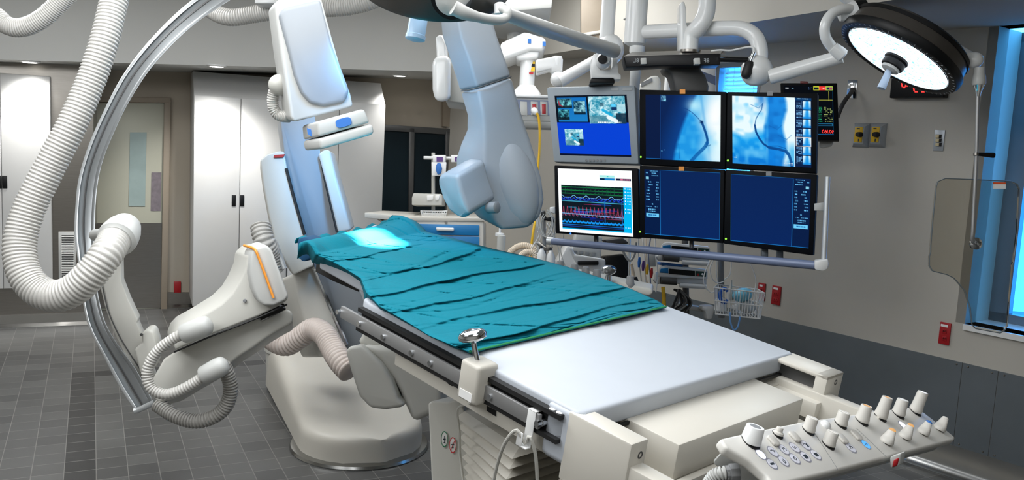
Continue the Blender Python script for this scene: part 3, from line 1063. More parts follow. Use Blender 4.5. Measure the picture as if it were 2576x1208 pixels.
def strip(t0, t1, l0, l1, name, m, bev=0):
    """band of the arc between fractions t0..t1 across it, from depth l0 to l1 behind its face"""
    rings = []
    for a, c in zip(oc, ic):
        v = (a + c) / 2 - EYE; v.normalize()
        p, q = a.lerp(c, t0), a.lerp(c, t1)
        rings.append([p + v * l0, q + v * l0, q + v * l1, p + v * l1])
    return MB().loft(rings).build(name, m, lat, bev)


strip(0, .16, 0, .11, 'outer_rim', m_alurim, .004)
strip(.15, .82, .016, .1, 'arc', m_alu, .002)
strip(.81, 1.0, 0, .11, 'inner_rim', m_alu, .004)
strip(.40, .47, .012, .02, 'groove', m_dgrey)
b = MB().tube([P(338, 1034, 3.1), P(352, 1030, 3.1), P(390, 1012, 3.09)], .011, 10, 12)
b.build('end_bumper', m_alurim, lat)
side = [(236, 640), (306, 632), (304, 659), (305, 707), (323, 754), (347, 805), (344, 812), (362, 856), (372, 900), (392, 960), (394, 1010), (375, 988), (345, 942), (314, 897), (281, 826), (263, 768), (248, 707)]
b = MB().prism(PP(side, 3.17), shift(300, 800, 8, -10, 3.17, .1))
plate = b.build('side_plate', m_off, lat, .008)
b = MB().tube([P(x, y, 3.162) for x, y in [(252, 690), (262, 740), (275, 790), (300, 845), (330, 895), (362, 945), (384, 990)]], .0025, 6, 40)
b.build('seam', m_dgrey, plate)
b = MB().prism(PP([(337, 880), (358, 863), (355, 838), (372, 829), (384, 834), (394, 866), (398, 900), (384, 935), (352, 940)], 3.08), shift(370, 880, 14, -16, 3.08, .12))
brk = b.build('pivot_bracket', m_off, lat, .01)
b = MB()
b.lathe(P(356, 842, 3.075), -_w, [(0, .006), (.003, .005), (.003, 0)], 10)
b.build('bolt', m_dgrey, brk)
# lower arm
low = [(440, 884), (520, 847), (650, 795), (657, 808), (721, 777), (735, 784), (737, 812), (700, 832), (668, 852), (638, 874), (600, 898), (560, 932), (500, 966), (440, 1002), (398, 1014), (380, 992), (384, 952), (412, 902)]
b = MB().prism(PP(low, 3.0), shift(560, 880, 12, 14, 3.0, .2))
arm = b.build('lower_arm', m_off, lat, .016, 3)
b = MB().prism(PP([(650, 793), (700, 770), (712, 774), (720, 777), (657, 806)], 3.01), shift(690, 780, -6, -8, 3.0, .12))
b.build('slide_gap', m_rubber, arm)
# upper tube arm: near face and curved top, widening away from the lens
near = [(446, 838), (462, 821), (500, 800), (557, 765), (585, 738), (603, 708), (617, 676), (622, 645), (640, 628), (668, 622), (684, 636), (727, 747), (722, 758), (701, 771), (653, 795), (532, 842), (442, 882), (436, 864)]
b = MB().prism(PP(near, 2.93), shift(560, 740, -26, -19, 2.93, .24))
tb_ = b.build('tube_arm', m_off, lat, .018, 3)
pad = [(633, 640), (646, 622), (670, 615), (685, 630), (727, 744), (719, 757), (690, 770), (664, 770), (648, 756), (636, 730), (628, 690)]
b = MB().prism(PP(pad, 2.885), shift(670, 700, -20, -12, 2.885, .12))
po = b.build('collision_pad', m_off2, lat, .016, 3)
b = MB().tube([P(614, 618, 2.99), P(630, 622, 2.93), P(642, 629, 2.882), P(652, 652, 2.878), P(670, 700, 2.878), P(688, 750, 2.878)], .0045, 8, 40)
b.build('orange_stripe', m_orange, po)
b = MB().tube([P(x, y, 2.915) for x, y in [(438, 886), (532, 846), (653, 798), (722, 766)]], .0035, 6, 30)
b.build('parting_line', m_rubber, tb_)
MB().lathe(P(616, 757, 2.925), -_w, [(0, .007), (.004, .006), (.005, 0)], 12).build('button', m_grey, tb_)
# thin cables with caps
ca = P(462, 840, 2.87)
b = MB().lathe(ca, P(530, 815, 2.87) - ca, [(-.005, .03), (0, .034), (.03, .035), (.07, .036), (.09, .032), (.1, .02), (.104, 0)], 22)
b.build('hose_cap', m_off2, lat)
b = MB().hose([P(466, 838, 2.87), P(435, 853, 2.87), P(400, 880, 2.87), P(378, 912, 2.87), P(370, 945, 2.87), P(380, 976, 2.87), P(408, 991, 2.87), P(440, 988, 2.87), P(485, 966, 2.87), P(522, 940, 2.87)], px(13.5, 2.87), 46, 14, .1)
b.build('thin_hose', m_hose, lat)
ca = P(512, 945, 2.87)
b = MB().lathe(ca, P(575, 912, 2.87) - ca, [(-.005, .028), (0, .032), (.03, .034), (.06, .035), (.08, .031), (.09, .02), (.094, 0)], 22)
b.build('hose_cap', m_off2, lat)
b = MB().hose([P(560, 918, 2.93), P(574, 945, 2.95), P(580, 985, 2.97), P(566, 1025, 2.98), P(535, 1050, 2.98), P(490, 1060, 2.98), P(440, 1046, 2.99), P(395, 1018, 3.02)], px(18, 2.95), 44, 14, .1)
b.build('grey_hose', m_hose_g, lat)
# the big hose
b = MB().hose([P(300, -60, 3.05), P(284, 15, 3.02), P(262, 105, 2.99), P(228, 205, 2.97), P(178, 320, 2.94), P(120, 430, 2.92), P(72, 530, 2.9), P(50, 610, 2.88), P(58, 680, 2.86), P(92, 728, 2.85), P(140, 745, 2.84), P(188, 728, 2.83), P(232, 686, 2.83), P(270, 636, 2.86), P(292, 598, 2.95)], [px(33, 3), px(34, 2.95), px(37, 2.88), px(40, 2.85), px(39, 2.88)], 122, 20, .05)
b.build('big_hose', m_hose, lat)
ce = P(292, 604, 2.93)
b = MB().lathe(ce, P(262, 645, 2.83) - ce, [(-.11, .05), (-.07, .062), (-.03, .067), (-.005, .066), (0, .058), (.004, .054)], 28)
b.build('hose_collar', m_off2, lat)
b = MB().tube([P(240, 592, 3.2), P(265, 590, 3.12), P(292, 590, 3.05)], px(16, 3.1), 14, 12)
b.build('hose_elbow', m_off2, lat)

# hoses hanging at the top
t = tag(MB().hose([P(-40, 25, 3.6), P(-8, 42, 3.6), P(16, 63, 3.6), P(46, 70, 3.6), P(84, 60, 3.6), P(122, 34, 3.6), P(170, -14, 3.6), P(200, -45, 3.6)], px(23, 3.6), 56, 16, .05).build('ribbed_hose', m_hose, None), 'pale ribbed hose loop hanging in the top left corner', 'hose')
cm = thing('ceiling_hose', 'thick grey hose sagging under the ceiling behind the slanted detector arm', 'hose', P(620, 30, 4.7))
b = MB().hose([P(500, -10, 4.8), P(535, 28, 4.75), P(580, 44, 4.7), P(640, 36, 4.7), P(720, 24, 4.7), P(800, 22, 4.7), P(870, 18, 4.7), P(930, 4, 4.7), P(980, -20, 4.7)], px(21, 4.7), 90, 16, .06)
b.build('hose', m_hose, cm)
MB().cbox(P(672, 4, 4.6), _r * .11, _u * .05, _w * .1).build('hanger', m_white, cm, .008)

# ---------------------------------------------------------------- floor mounted c-arm stand
C0 = Z(905, 1118, 0)
std = thing('floor_c_arm_stand', 'cream floor mounted x-ray stand with rounded base, slanted column and flat detector', 'x-ray stand', C0)
MB().lathe(C0, UP, [(0, .372), (.006, .374), (.018, .366), (.022, .33)], 56).build('floor_ring', m_base, std)
ax = (Z(748, 970, 0) - C0); ax.z = 0; AL = ax.length; ax.normalize(); sx_ = V((ax.y, -ax.x, 0))
rings = []
for k in range(26):
    u = -.335 + (AL + .36) * k / 25
    uu = max(0, u)
    f = uu / AL
    if u < 0:
        wdt = math.sqrt(max(.0004, .335 ** 2 - u * u))
    else:
        wdt = .335 - .13 * f
    h = .135 + .03 * max(0, min(1, (u + .33) / .4)) + .15 * (max(0, f) ** 1.1)
    dome = min(1, max(0, (u + .335) / .02))
    h *= .9 + .1 * dome
    ring = []
    m_ = 22
    for s in range(m_ + 1):
        th = PI * s / m_
        cx_, sx2 = math.cos(th), math.sin(th)
        X = wdt * math.copysign(abs(cx_) ** .36, cx_); H = h * (abs(sx2) ** .3)
        ring.append(C0 + ax * u + sx_ * X + UP * (.02 + H))
    rings.append(ring)
b = MB().loft(rings)
b.build('base_cover', m_beige, std, smooth=60)
# back turret the column turns on
tc_ = C0 + ax * (AL - .02)
b = MB().lathe(V((tc_.x, tc_.y, 0)), UP, [(.02, .2), (.06, .205), (.25, .212), (.255, .222), (.28, .222), (.29, .205), (.35, .19), (.365, .165), (.365, 0)], 48)
b.build('turret', m_off, std)
# slanted column
cd = 4.35
colf = [(704, 296), (792, 290), (806, 385), (820, 460), (848, 585), (905, 730), (958, 885), (872, 880), (790, 668), (765, 590), (738, 490), (720, 420)]
b = MB().prism(PP(colf, [4.25] * 5 + [4.4, 4.5, 4.5, 4.4] + [4.25] * 3), shift(760, 560, -10, 0, cd, .35))
b.build('column_front', m_cool, std, .006)
lefth = [(654, 404), (672, 388), (706, 379), (716, 383), (722, 420), (740, 490), (767, 592), (790, 668), (737, 693), (708, 640), (690, 600), (676, 540), (663, 470)]
b = MB().prism(PP(lefth, 4.22), shift(720, 520, -6, 6, 4.22, .4))
b.build('column_housing', m_off, std, .03, 3)
right = [(800, 388), (816, 376), (830, 378), (845, 440), (865, 510), (884, 580), (850, 586), (822, 470)]
b = MB().prism(PP(right, 4.2), shift(840, 480, 12, 0, 4.2, .35))
b.build('column_flank', m_off2, std, .03, 3)
lowl = [(737, 692), (790, 668), (870, 868), (880, 890), (800, 900), (772, 830), (752, 760)]
b = MB().prism(PP(lowl, 4.42), shift(790, 780, -40, 8, 4.42, .3))
b.build('column_foot', m_off, std, .015)
for pts in ([(720, 424), (738, 492), (766, 590)], [(806, 392), (822, 468), (849, 584)]):
    b = MB().tube([P(x, y, 4.215) for x, y in pts], .008, 8, 24)
    b.build('column_seam', m_rubber, std)
b = MB().tube([P(x, y, 4.38) for x, y in [(790, 672), (828, 765), (872, 868)]], .012, 8, 24)
b.build('chrome_edge', m_chrome, std)
MB().prism(PP([(690, 390), (716, 388), (712, 396), (688, 397)], 4.21), _w * .01).build('red_sticker', m_redp, std)
# detector arm
dd = 3.15
armf = [(690, 14), (705, -6), (806, -14), (834, 90), (858, 174), (882, 236), (889, 268), (740, 307), (730, 296), (722, 240), (706, 140)]
b = MB().prism(PP(armf, dd), shift(760, 150, -20, 6, dd, .2))
b.build('detector_arm', m_off2, std, .014, 3)
pan = [(698, 36), (712, 20), (806, -2), (834, 110), (879, 230), (868, 257), (813, 268), (778, 261), (755, 234), (738, 190), (724, 132)]
b = MB().prism(PP(pan, dd - .02), shift(790, 130, 0, 0, dd, .04))
b.build('raised_cover', m_cool, std, .016, 3)
MB().ball(P(704, 214, 3.27), _r * px(28, 3.27), _w * .05, _u * px(27, 3.27)).build('elbow_cap', m_off, std)
b = MB().hose([P(690, 228, 3.28), P(686, 252, 3.29), P(690, 276, 3.3), P(704, 291, 3.3), P(728, 294, 3.28)], px(14, 3.28), 18, 14, .1)
b.build('elbow_hose', m_hose, std)
for fr_, lf, nm, bev in (([(797, 306), (916, 273), (932, 308), (801, 345)], (-38, 9), 'detector', .01), ([(801, 349), (938, 310), (943, 337), (807, 377)], (-40, 7), 'detector_face', .012)):
    b = MB().prism(PP(fr_, 3.04), shift(800, 330, lf[0], lf[1], 3.04, .2))
    o = b.build(nm, m_off2, std, bev, 3)
    if nm == 'detector':
        pv = P(864, 308, 3.034)
        ex = (P(900, 298, 3.034) - P(828, 318, 3.034)).normalized(); ey = (_u - ex * _u.dot(ex)).normalized()
        MB().prism([pv + ex * px(20, 3.03) * math.copysign(abs(math.cos(t)) ** .6, math.cos(t)) + ey * px(11, 3.03) * math.copysign(abs(math.sin(t)) ** .6, math.sin(t)) for t in [2 * PI * k / 24 for k in range(24)]], _w * .008).build('oval_button', m_bluetag, o)
b = MB().prism(PP([(772, 322), (782, 326), (786, 345), (774, 338)], 3.12), _w * .05)
b.build('side_button', m_bluetag, std)
# x-ray tube housing below the table
lobe = [(868, 882), (880, 872), (905, 868), (958, 915), (985, 955), (1000, 1000), (1020, 1020), (1005, 1026), (970, 1031), (931, 1027), (903, 997), (884, 940)]
b = MB().prism(PP(lobe, 3.5), shift(940, 950, 30, -14, 3.5, .3))
b.build('tube_lobe', m_off, std, .03, 3)
box = [(905, 866), (1010, 872), (1088, 918), (1116, 955), (1114, 1032), (1092, 1040), (1040, 1064), (1022, 1024), (1005, 985), (985, 950), (950, 905)]
b = MB().prism(PP(box, 3.56), shift(1000, 950, 24, -8, 3.56, .4))
b.build('tube_housing', m_off, std, .03, 3)
nk = [(912, 760), (1020, 780), (1024, 830), (1010, 872), (985, 880), (930, 880), (898, 862), (914, 840)]
b = MB().prism(PP(nk, 3.62), shift(960, 830, 16, -6, 3.62, .25))
b.build('tube_neck', m_off, std, .02, 3)
b = MB().hose([P(672, 834, 4.5), P(690, 858, 4.45), P(722, 868, 4.4), P(756, 848, 4.35), P(788, 828, 4.3), P(816, 842, 4.2), P(836, 876, 4.1), P(856, 908, 4.0), P(880, 935, 3.95)], px(28, 4.25), 40, 18, .08)
b.build('lower_hose', m_hose_p, std)
b = MB().hose([P(656, 568, 4.02), P(660, 590, 4.0), P(668, 612, 4.0), P(682, 640, 4.05), P(694, 680, 4.1)], [px(25, 4.0), px(26, 4.0), px(22, 4.0)], 16, 18, .1)
b.build('upper_hose', m_hose, std)
b = MB().tube([P(694, 612, 4.05), P(704, 640, 4.05), P(716, 676, 4.05)], .012, 8, 12)
b.build('hose_clamp', m_alurim, std)

# ---------------------------------------------------------------- lateral detector hanging in the middle
ld = thing('lateral_detector_arm', 'large grey blue curved detector arm hanging in the middle over the table', 'x-ray detector', P(1240, 300, 3.4))


def lev(a, m_, r_, d=3.2):
    """one cross-section: left edge, ridge, right edge, hidden back"""
    A, Mv, Rr = P(a[0], a[1], d + .12), P(m_[0], m_[1], d), P(r_[0], r_[1], d + .06)
    return [A, Mv, Rr, P(r_[0] - 8, r_[1], d + .32), P(a[0] + 10, a[1], d + .36)]


up = [lev((1106, -30), (1140, -30), (1216, -30)), lev((1110, 52), (1152, 55), (1238, 52)), lev((1114, 92), (1160, 96), (1251, 95)), lev((1133, 150), (1182, 158), (1270, 148)), lev((1158, 228), (1200, 221), (1285, 192))]
lo = [lev((1160, 231), (1201, 224), (1286, 195)), lev((1177, 290), (1214, 290), (1306, 268)), lev((1176, 326), (1217, 330), (1319, 312)), lev((1160, 362), (1218, 372), (1333, 352)), lev((1148, 400), (1217, 420), (1347, 398)), lev((1150, 450), (1218, 470), (1362, 452)), lev((1170, 510), (1226, 520), (1368, 502)), lev((1205, 548), (1242, 560), (1358, 545)), lev((1250, 568), (1265, 578), (1330, 572))]
MB().loft(up).build('upper_cover', m_cool, ld, .012, 3)
MB().loft(lo).build('lower_housing', m_cool, ld, .016, 3, smooth=60)
cc = P(1284, 455, 3.262)
MB().ball(cc, _r * px(70, 3.2), _w * .05, (_u - _r * .22) * px(120, 3.2), 28, 18).build('bulge', m_cool, ld)
b = MB().tube([P(1160, 229, 3.31), P(1200, 222, 3.196), P(1286, 193, 3.256)], .0025, 6, 20)
b.build('cover_seam', m_dgrey, ld)
padl = [(1101, 443), (1120, 437), (1149, 441), (1158, 479), (1168, 510), (1180, 541), (1168, 549), (1152, 550), (1128, 532), (1111, 503), (1099, 467)]
b = MB().prism(PP(padl, [3.14, 3.1, 3.05, 3.05, 3.05, 3.05, 3.1, 3.12, 3.14, 3.14, 3.14]), shift(1150, 490, 70, -42, 3.1, .1))
b.build('image_detector', m_cool, ld, .018, 4)
MB().lathe(P(1250, 522, 3.12), _r * .8 - _w * .6, [(-.04, .022), (0, .022), (.004, .016), (.004, 0)], 18).build('pivot_cap', m_grey, ld)

# white housing behind it
wh = thing('equipment_housing', 'rounded white equipment housing hanging behind the grey blue detector arm', 'equipment housing', P(1110, 180, 4.6))
b = MB().prism(PP([(1095, 95), (1104, 88), (1112, 90), (1120, 110), (1122, 150), (1098, 148), (1097, 120)], 4.6), shift(1110, 110, 6, 0, 4.6, .1))
b.build('bracket', m_white, wh, .02, 3)
b = MB().prism(PP([(1090, 142), (1128, 138), (1131, 160), (1131, 240), (1128, 256), (1094, 256), (1087, 225), (1086, 165)], 4.55), shift(1110, 200, 6, 0, 4.55, .15))
b.build('front_cover', m_white, wh, .03, 3)
b = MB().prism(PP([(1120, 150), (1190, 160), (1190, 262), (1118, 256)], 4.68), _w * .25)
b.build('rear_body', m_off, wh, .02, 2)

# ---------------------------------------------------------------- screens: the shown picture is computed on a fine grid


class Pic:
    def __init__(self, w, h, rgb):
        self.w, self.h = w, h
        self.a = np.zeros((h, w, 3)); self.a[:] = np.array(rgb) / 255
        self.X, self.Y = np.meshgrid((np.arange(w) + .5) / w, (np.arange(h) + .5) / h)

    def blend(self, m, rgb):
        m = np.clip(m, 0, 1)[..., None]
        self.a = self.a * (1 - m) + np.array(rgb) / 255 * m

    def rect(self, x0, y0, x1, y1, rgb, al=1):
        self.blend(((self.X >= x0) & (self.X <= x1) & (self.Y >= y0) & (self.Y <= y1)) * al, rgb)

    def line(self, pts, wd, rgb, al=1, soft=.6):
        asp = self.h / self.w
        D = np.full(self.X.shape, 9.)
        for (x0, y0), (x1, y1) in zip(pts, pts[1:]):
            dx, dy = x1 - x0, (y1 - y0) * asp
            t = np.clip(((self.X - x0) * dx + (self.Y - y0) * asp * dy) / (dx * dx + dy * dy + 1e-9), 0, 1)
            D = np.minimum(D, np.hypot(self.X - x0 - t * dx, (self.Y - y0) * asp - t * dy))
        s = soft / self.w
        self.blend(np.clip((wd / 2 + s - D) / (2 * s), 0, 1) * al, rgb)

    def spot(self, x, y, r, rgb, al=1, sy=1):
        self.blend(np.exp(-(((self.X - x) / r) ** 2 + ((self.Y - y) / (r * sy)) ** 2)) * al, rgb)

    def noise(self, sc, seed):
        r = np.random.RandomState(seed)
        g = r.rand(int(sc) + 3, int(sc) + 3)
        fx, fy = self.X * sc, self.Y * sc
        ix, iy = fx.astype(int), fy.astype(int); tx, ty = fx - ix, fy - iy
        tx = tx * tx * (3 - 2 * tx); ty = ty * ty * (3 - 2 * ty)
        return (g[iy, ix] * (1 - tx) + g[iy, ix + 1] * tx) * (1 - ty) + (g[iy + 1, ix] * (1 - tx) + g[iy + 1, ix + 1] * tx) * ty

    def grain(self, x0, y0, x1, y1, seed, dark, light, sc=40):
        """a busy little picture"""
        n = .4 * self.noise(sc * .5, seed + 2) + .3 * self.noise(sc, seed) + .3 * self.noise(sc * 2.3, seed + 1)
        m = ((self.X >= x0) & (self.X <= x1) & (self.Y >= y0) & (self.Y <= y1))
        self.blend(m * 1.0, dark)
        self.blend(m * np.clip((n - .3) * 2.2, 0, 1), light)

    def words(self, x0, y0, x1, rows, dy, seed, rgb, hgt=.012, dens=.62, al=1):
        r = np.random.RandomState(seed)
        for k in range(rows):
            y = y0 + dy * k; x = x0
            while x < x1:
                wdt = r.uniform(.012, .03)
                if r.rand() < dens:
                    self.rect(x, y, min(x1, x + wdt), y + hgt, rgb, al * r.uniform(.5, 1))
                x += wdt + .006


def screen(name, quad, pic, parent, strength=1.0):
    """quad: top left, top right, bottom right, bottom left"""
    w_, h_ = pic.w, pic.h
    A, B, Cc, D = [V(q) for q in quad]
    c = (A + B + Cc + D) / 4
    me = bpy.data.meshes.new(name)
    vs = []
    for j in range(h_):
        l_, r_ = A.lerp(D, j / (h_ - 1)), B.lerp(Cc, j / (h_ - 1))
        for i in range(w_):
            vs.append(l_.lerp(r_, i / (w_ - 1)) - c)
    fs = [(j * w_ + i, (j + 1) * w_ + i, (j + 1) * w_ + i + 1, j * w_ + i + 1) for j in range(h_ - 1) for i in range(w_ - 1)]
    me.from_pydata(vs, [], fs)
    a = me.color_attributes.new('picture', 'FLOAT_COLOR', 'POINT')
    p = np.clip(pic.a, 0, 1); p = np.where(p <= .04045, p / 12.92, ((p + .055) / 1.055) ** 2.4)
    a.data.foreach_set('color', np.concatenate([p, np.ones((h_, w_, 1))], 2).reshape(-1).astype('f'))
    m = bpy.data.materials.new(name + '_picture'); m.use_nodes = True
    n, l = m.node_tree.nodes, m.node_tree.links
    bs_ = n['Principled BSDF']; bs_.inputs['Base Color'].default_value = (.001, .001, .001, 1); bs_.inputs['Roughness'].default_value = .5; bs_.inputs['Specular IOR Level'].default_value = .03
    at = n.new('ShaderNodeVertexColor'); at.layer_name = 'picture'
    l.new(at.outputs['Color'], bs_.inputs['Emission Color'])
    bs_.inputs['Emission Strength'].default_value = strength / 2 ** EXPO
    me.materials.append(m)
    o = bpy.data.objects.new(name, me); COL.objects.link(o); o.location = c
    put(o, parent)
    return o


def pic_lateral():
    p = Pic(190, 170, (6, 26, 66))
    n1, n2 = p.noise(5, 1), p.noise(14, 2)
    X, Y = p.X, p.Y
    field = np.clip((X - .2) * 60, 0, 1)
    p.blend(field, (5, 34, 84))
    edge = .66 - .30 * Y - .04 * np.sin(Y * 3)
    t = np.clip((X - edge) / .05, 0, 1)
    p.blend(field * np.clip((X - edge + .28) / .32, 0, 1) * .55, (8, 92, 190))
    p.blend(t * .9, (30, 160, 238))
    p.blend(t * np.clip((X - .55 - .12 * Y) / .4 + (n1 - .5) * .5, 0, 1), (225, 252, 255))
    p.blend(t * np.clip(n2 - .45, 0, 1) * .9 * (Y > .3), (90, 200, 250))
    p.spot(.93, .3, .16, (255, 255, 255), .95, 2.2)
    p.spot(.66, .16, .1, (200, 245, 255), .8)
    p.blend(t * np.clip(1 - np.abs(X - (.74 + .13 * Y)) / .03, 0, 1) * .3, (20, 130, 215))
    p.spot(.95, .95, .14, (235, 252, 255), .8)
    p.line([(.5, .2), (.56, .22), (.62, .26), (.68, .32), (.745, .4)], .008, (8, 60, 130), .8)
    p.line([(.755, .41), (.785, .5), (.815, .6), (.83, .68), (.825, .74)], .03, (6, 70, 140), .92)
    p.line([(.825, .72), (.8, .78), (.74, .85), (.68, .92), (.62, 1.0)], .045, (10, 92, 168), .8)
    p.spot(.752, .41, .022, (4, 40, 96), .95)
    p.line([(.8, .78), (.87, .75)], .008, (6, 60, 120), .7)
    p.line([(.45, .75), (.46, .97)], .006, (8, 60, 130), .6)
    p.rect(.2, 0, .204, 1, (20, 70, 140)); p.rect(0, .985, .2, .99, (30, 120, 200))
    p.grain(.21, .01, .28, .1, 4, (6, 30, 80), (150, 230, 255), 60)
    p.words(.21, .84, .26, 2, .02, 5, (120, 210, 255))
    return p


def pic_frontal():
    p = Pic(200, 180, (235, 252, 255))
    X, Y = p.X / .79, p.Y
    n1, n2 = p.noise(6, 11), p.noise(16, 12)
    p.blend(np.clip((Y - .52 + .16 * X + (n1 - .5) * .2) / .12, 0, 1) * (X < .56), (20, 160, 240))
    p.blend(np.clip((Y - .62) / .3, 0, 1) * (X < .7), (8, 128, 220))
    p.blend(np.clip(n2 - .42, 0, 1) * 1.3 * (X < .56), (110, 205, 250)); p.blend(np.clip(n1 - .5, 0, 1) * 1.2 * (X < .56), (150, 225, 255))
    sp = np.clip((X - .52 - .03 * np.sin(Y * 9)) / .06, 0, 1) * np.clip((.88 - X + .03 * np.sin(Y * 11)) / .06, 0, 1)
    p.blend(sp * .95, (12, 132, 226)); p.blend(sp * np.clip(n2 - .4, 0, 1), (4, 92, 180))
    p.blend(np.clip(1 - np.abs(X - .57) / .03, 0, 1) * .4, (80, 190, 245))
    p.blend(np.clip((X - .85) / .1, 0, 1) * np.clip((Y - .62) / .15, 0, 1) * .8, (60, 180, 240))
    p.blend(np.clip((Y - .9) / .1, 0, 1) * .5, (10, 110, 205))
    p.spot(.38, .02, .06, (20, 110, 200), .7, 2.5)
    k = .79
    p.line([(k * .37, .42), (k * .39, .33), (k * .43, .26), (k * .48, .2), (k * .5, .1)], .01, (8, 80, 150), .85)
    p.line([(k * .37, .42), (k * .39, .52), (k * .44, .61), (k * .51, .69), (k * .6, .74), (k * .72, .76)], .024, (4, 66, 136), .95)
    p.line([(k * .6, .74), (k * .75, .755), (k * .86, .78), (k * .92, .84), (k * .95, .93), (k * .96, 1)], .034, (6, 74, 146), .9)
    p.line([(k * .6, .72), (k * .74, .71), (k * .86, .74), (k * .93, .82)], .01, (6, 80, 150), .7)
    for y, s in ((.12, .3), (.42, .6), (.56, .75)):
        p.line([(k * s, y), (k * (s + .13), y + .05), (k * (s + .2), y - .01)], .008, (6, 90, 170), .55)
    p.rect(.795, 0, 1, 1, (6, 30, 70)); p.rect(.79, .03, .798, 1, (235, 250, 255))
    p.rect(.8, .005, 1, .04, (8, 60, 110)); p.words(.83, .012, .97, 1, .02, 6, (170, 230, 255))
    for i in range(7):
        y = .05 + i * .131
        p.words(.815, y + .006, .885, 6, .018, 20 + i, (130, 200, 255), .01, .8)
        p.rect(.895, y, .99, y + .118, (225, 248, 255))
        p.blend(((p.Y > y) & (p.Y < y + .118)) * np.exp(-((p.X - .945) / (.016 + .03 * np.clip(p.Y - y, 0, .12) / .12)) ** 2), (20, 150, 235))
        p.blend(((p.Y > y + .09) & (p.Y < y + .118) & (p.X > .895) & (p.X < .99)) * .7, (20, 140, 230))
    y = .05 + 4 * .131
    for q in ((.81, y - .006, .995, y), (.81, y + .12, .995, y + .127), (.808, y - .006, .813, y + .127), (.992, y - .006, .997, y + .127)):
        p.rect(*q, (255, 255, 255))
    p.words(.02, .88, .06, 2, .02, 8, (230, 250, 255)); p.words(.66, .95, .77, 2, .02, 9, (240, 250, 255), .01)
    return p


def pic_blank(flip):
    p = Pic(180, 160, (5, 36, 88))
    p.blend(np.clip(p.Y, 0, 1) * .25, (4, 40, 110))
    c0_ = .21
    p.rect(0, 0, c0_, 1, (4, 28, 70))
    for q in ((c0_, .02, c0_ + .007, 1), (c0_, .0, 1, .009), (c0_, .985, 1, .995), (.992, 0, 1, 1), (0, .985, c0_, .992)):
        p.rect(*q, (32, 140, 220), .9)
    tx = (110, 200, 255)
    p.words(.02, .02, .19, 1, .02, 31, tx, .014, .8); p.rect(.02, .045, .05, .065, tx, .7); p.words(.1, .05, .19, 2, .035, 32, tx, .014, .8)
    p.rect(.02, .11, .06, .15, (150, 230, 255), .9)
    for i, (a, c) in enumerate(((.05, .16), (.06, .16), (.02, .16), (.03, .15), (.03, .16), (.02, .16), (.02, .16))):
        p.words(a, .18 + i * .045, a + .05, 1, .02, 40 + i, tx, .018, .85); p.words(c, .18 + i * .045, c + .035, 1, .02, 60 + i, tx, .02, .9)
    p.words(.1, .52, .18, 1, .03, 71, tx, .018, .6); p.words(.02, .56, .1, 1, .03, 72, tx, .016, .9); p.words(.14, .56, .18, 1, .02, 73, tx, .018, .9)
    p.words(.05, .6, .15, 2, .03, 74, tx, .016, .9)
    p.rect(.02, .67, .195, .725, (110, 205, 250)); p.words(.05, .69, .16, 1, .02, 75, (20, 90, 160), .018, .8)
    if flip:
        p.a = p.a[:, ::-1].copy()
    return p


def pic_video():
    p = Pic(190, 160, (2, 66, 214))
    p.rect(0, 0, 1, .45, (4, 16, 34))
    p.rect(.03, .04, .44, .44, (18, 112, 190)); p.blend(((p.X > .03) & (p.X < .44) & (p.Y > .04) & (p.Y < .44)) * np.clip(p.Y * 2 - .3, 0, 1) * .5, (40, 170, 225))
    p.grain(.03, .05, .235, .2, 81, (6, 40, 60), (130, 225, 230)); p.rect(.03, .17, .235, .215, (4, 18, 26), .8)
    p.line([(.05, .09), (.06, .16), (.1, .18)], .018, (190, 40, 60), .8)
    p.grain(.03, .23, .19, .4, 83, (4, 40, 56), (110, 220, 230)); p.rect(.03, .36, .19, .41, (4, 18, 26), .7)
    p.grain(.26, .1, .42, .29, 85, (6, 50, 76), (170, 235, 245)); p.rect(.26, .28, .42, .32, (4, 18, 26), .8)

    def room_view(x0, y0, x1, y1, seed):
        W, H = x1 - x0, y1 - y0
        p.grain(x0, y0, x1, y1, seed, (40, 140, 170), (215, 248, 255), 34)
        def R(a, b_, c_, d_, rgb, al=1): p.rect(x0 + a * W, y0 + b_ * H, x0 + c_ * W, y0 + d_ * H, rgb, al)
        R(.02, .7, .5, 1, (70, 130, 150), .7); R(.72, .62, 1, 1, (14, 40, 60), .85); R(.78, .3, 1, .58, (190, 230, 240), .8)
        R(.62, .3, .76, .5, (10, 40, 90), .9); R(.62, .3, .74, .4, (90, 210, 255), 1); R(.3, .22, .42, .36, (20, 50, 70), .5)
        p.line([(x0 + .38 * W, y0 + .5 * H), (x0 + .6 * W, y0 + .68 * H)], .075 * W, (20, 170, 220), .9)
        p.line([(x0 + .52 * W, y0 + .76 * H), (x0 + .72 * W, y0 + .9 * H)], .11 * W, (240, 252, 255), .95)
        p.line([(x0 + .08 * W, y0 + .2 * H), (x0 + .04 * W, y0 + .5 * H), (x0 + .14 * W, y0 + .6 * H)], .03 * W, (235, 250, 255), .8)
    room_view(.47, .025, .97, .47, 91)
    p.words(.58, .44, .9, 1, .02, 95, (250, 255, 255), .016, .95)
    room_view(.1, .56, .36, .83, 97)
    p.rect(0, 0, .03, .45, (3, 12, 26)); p.rect(0, .97, 1, 1, (4, 12, 40))
    return p


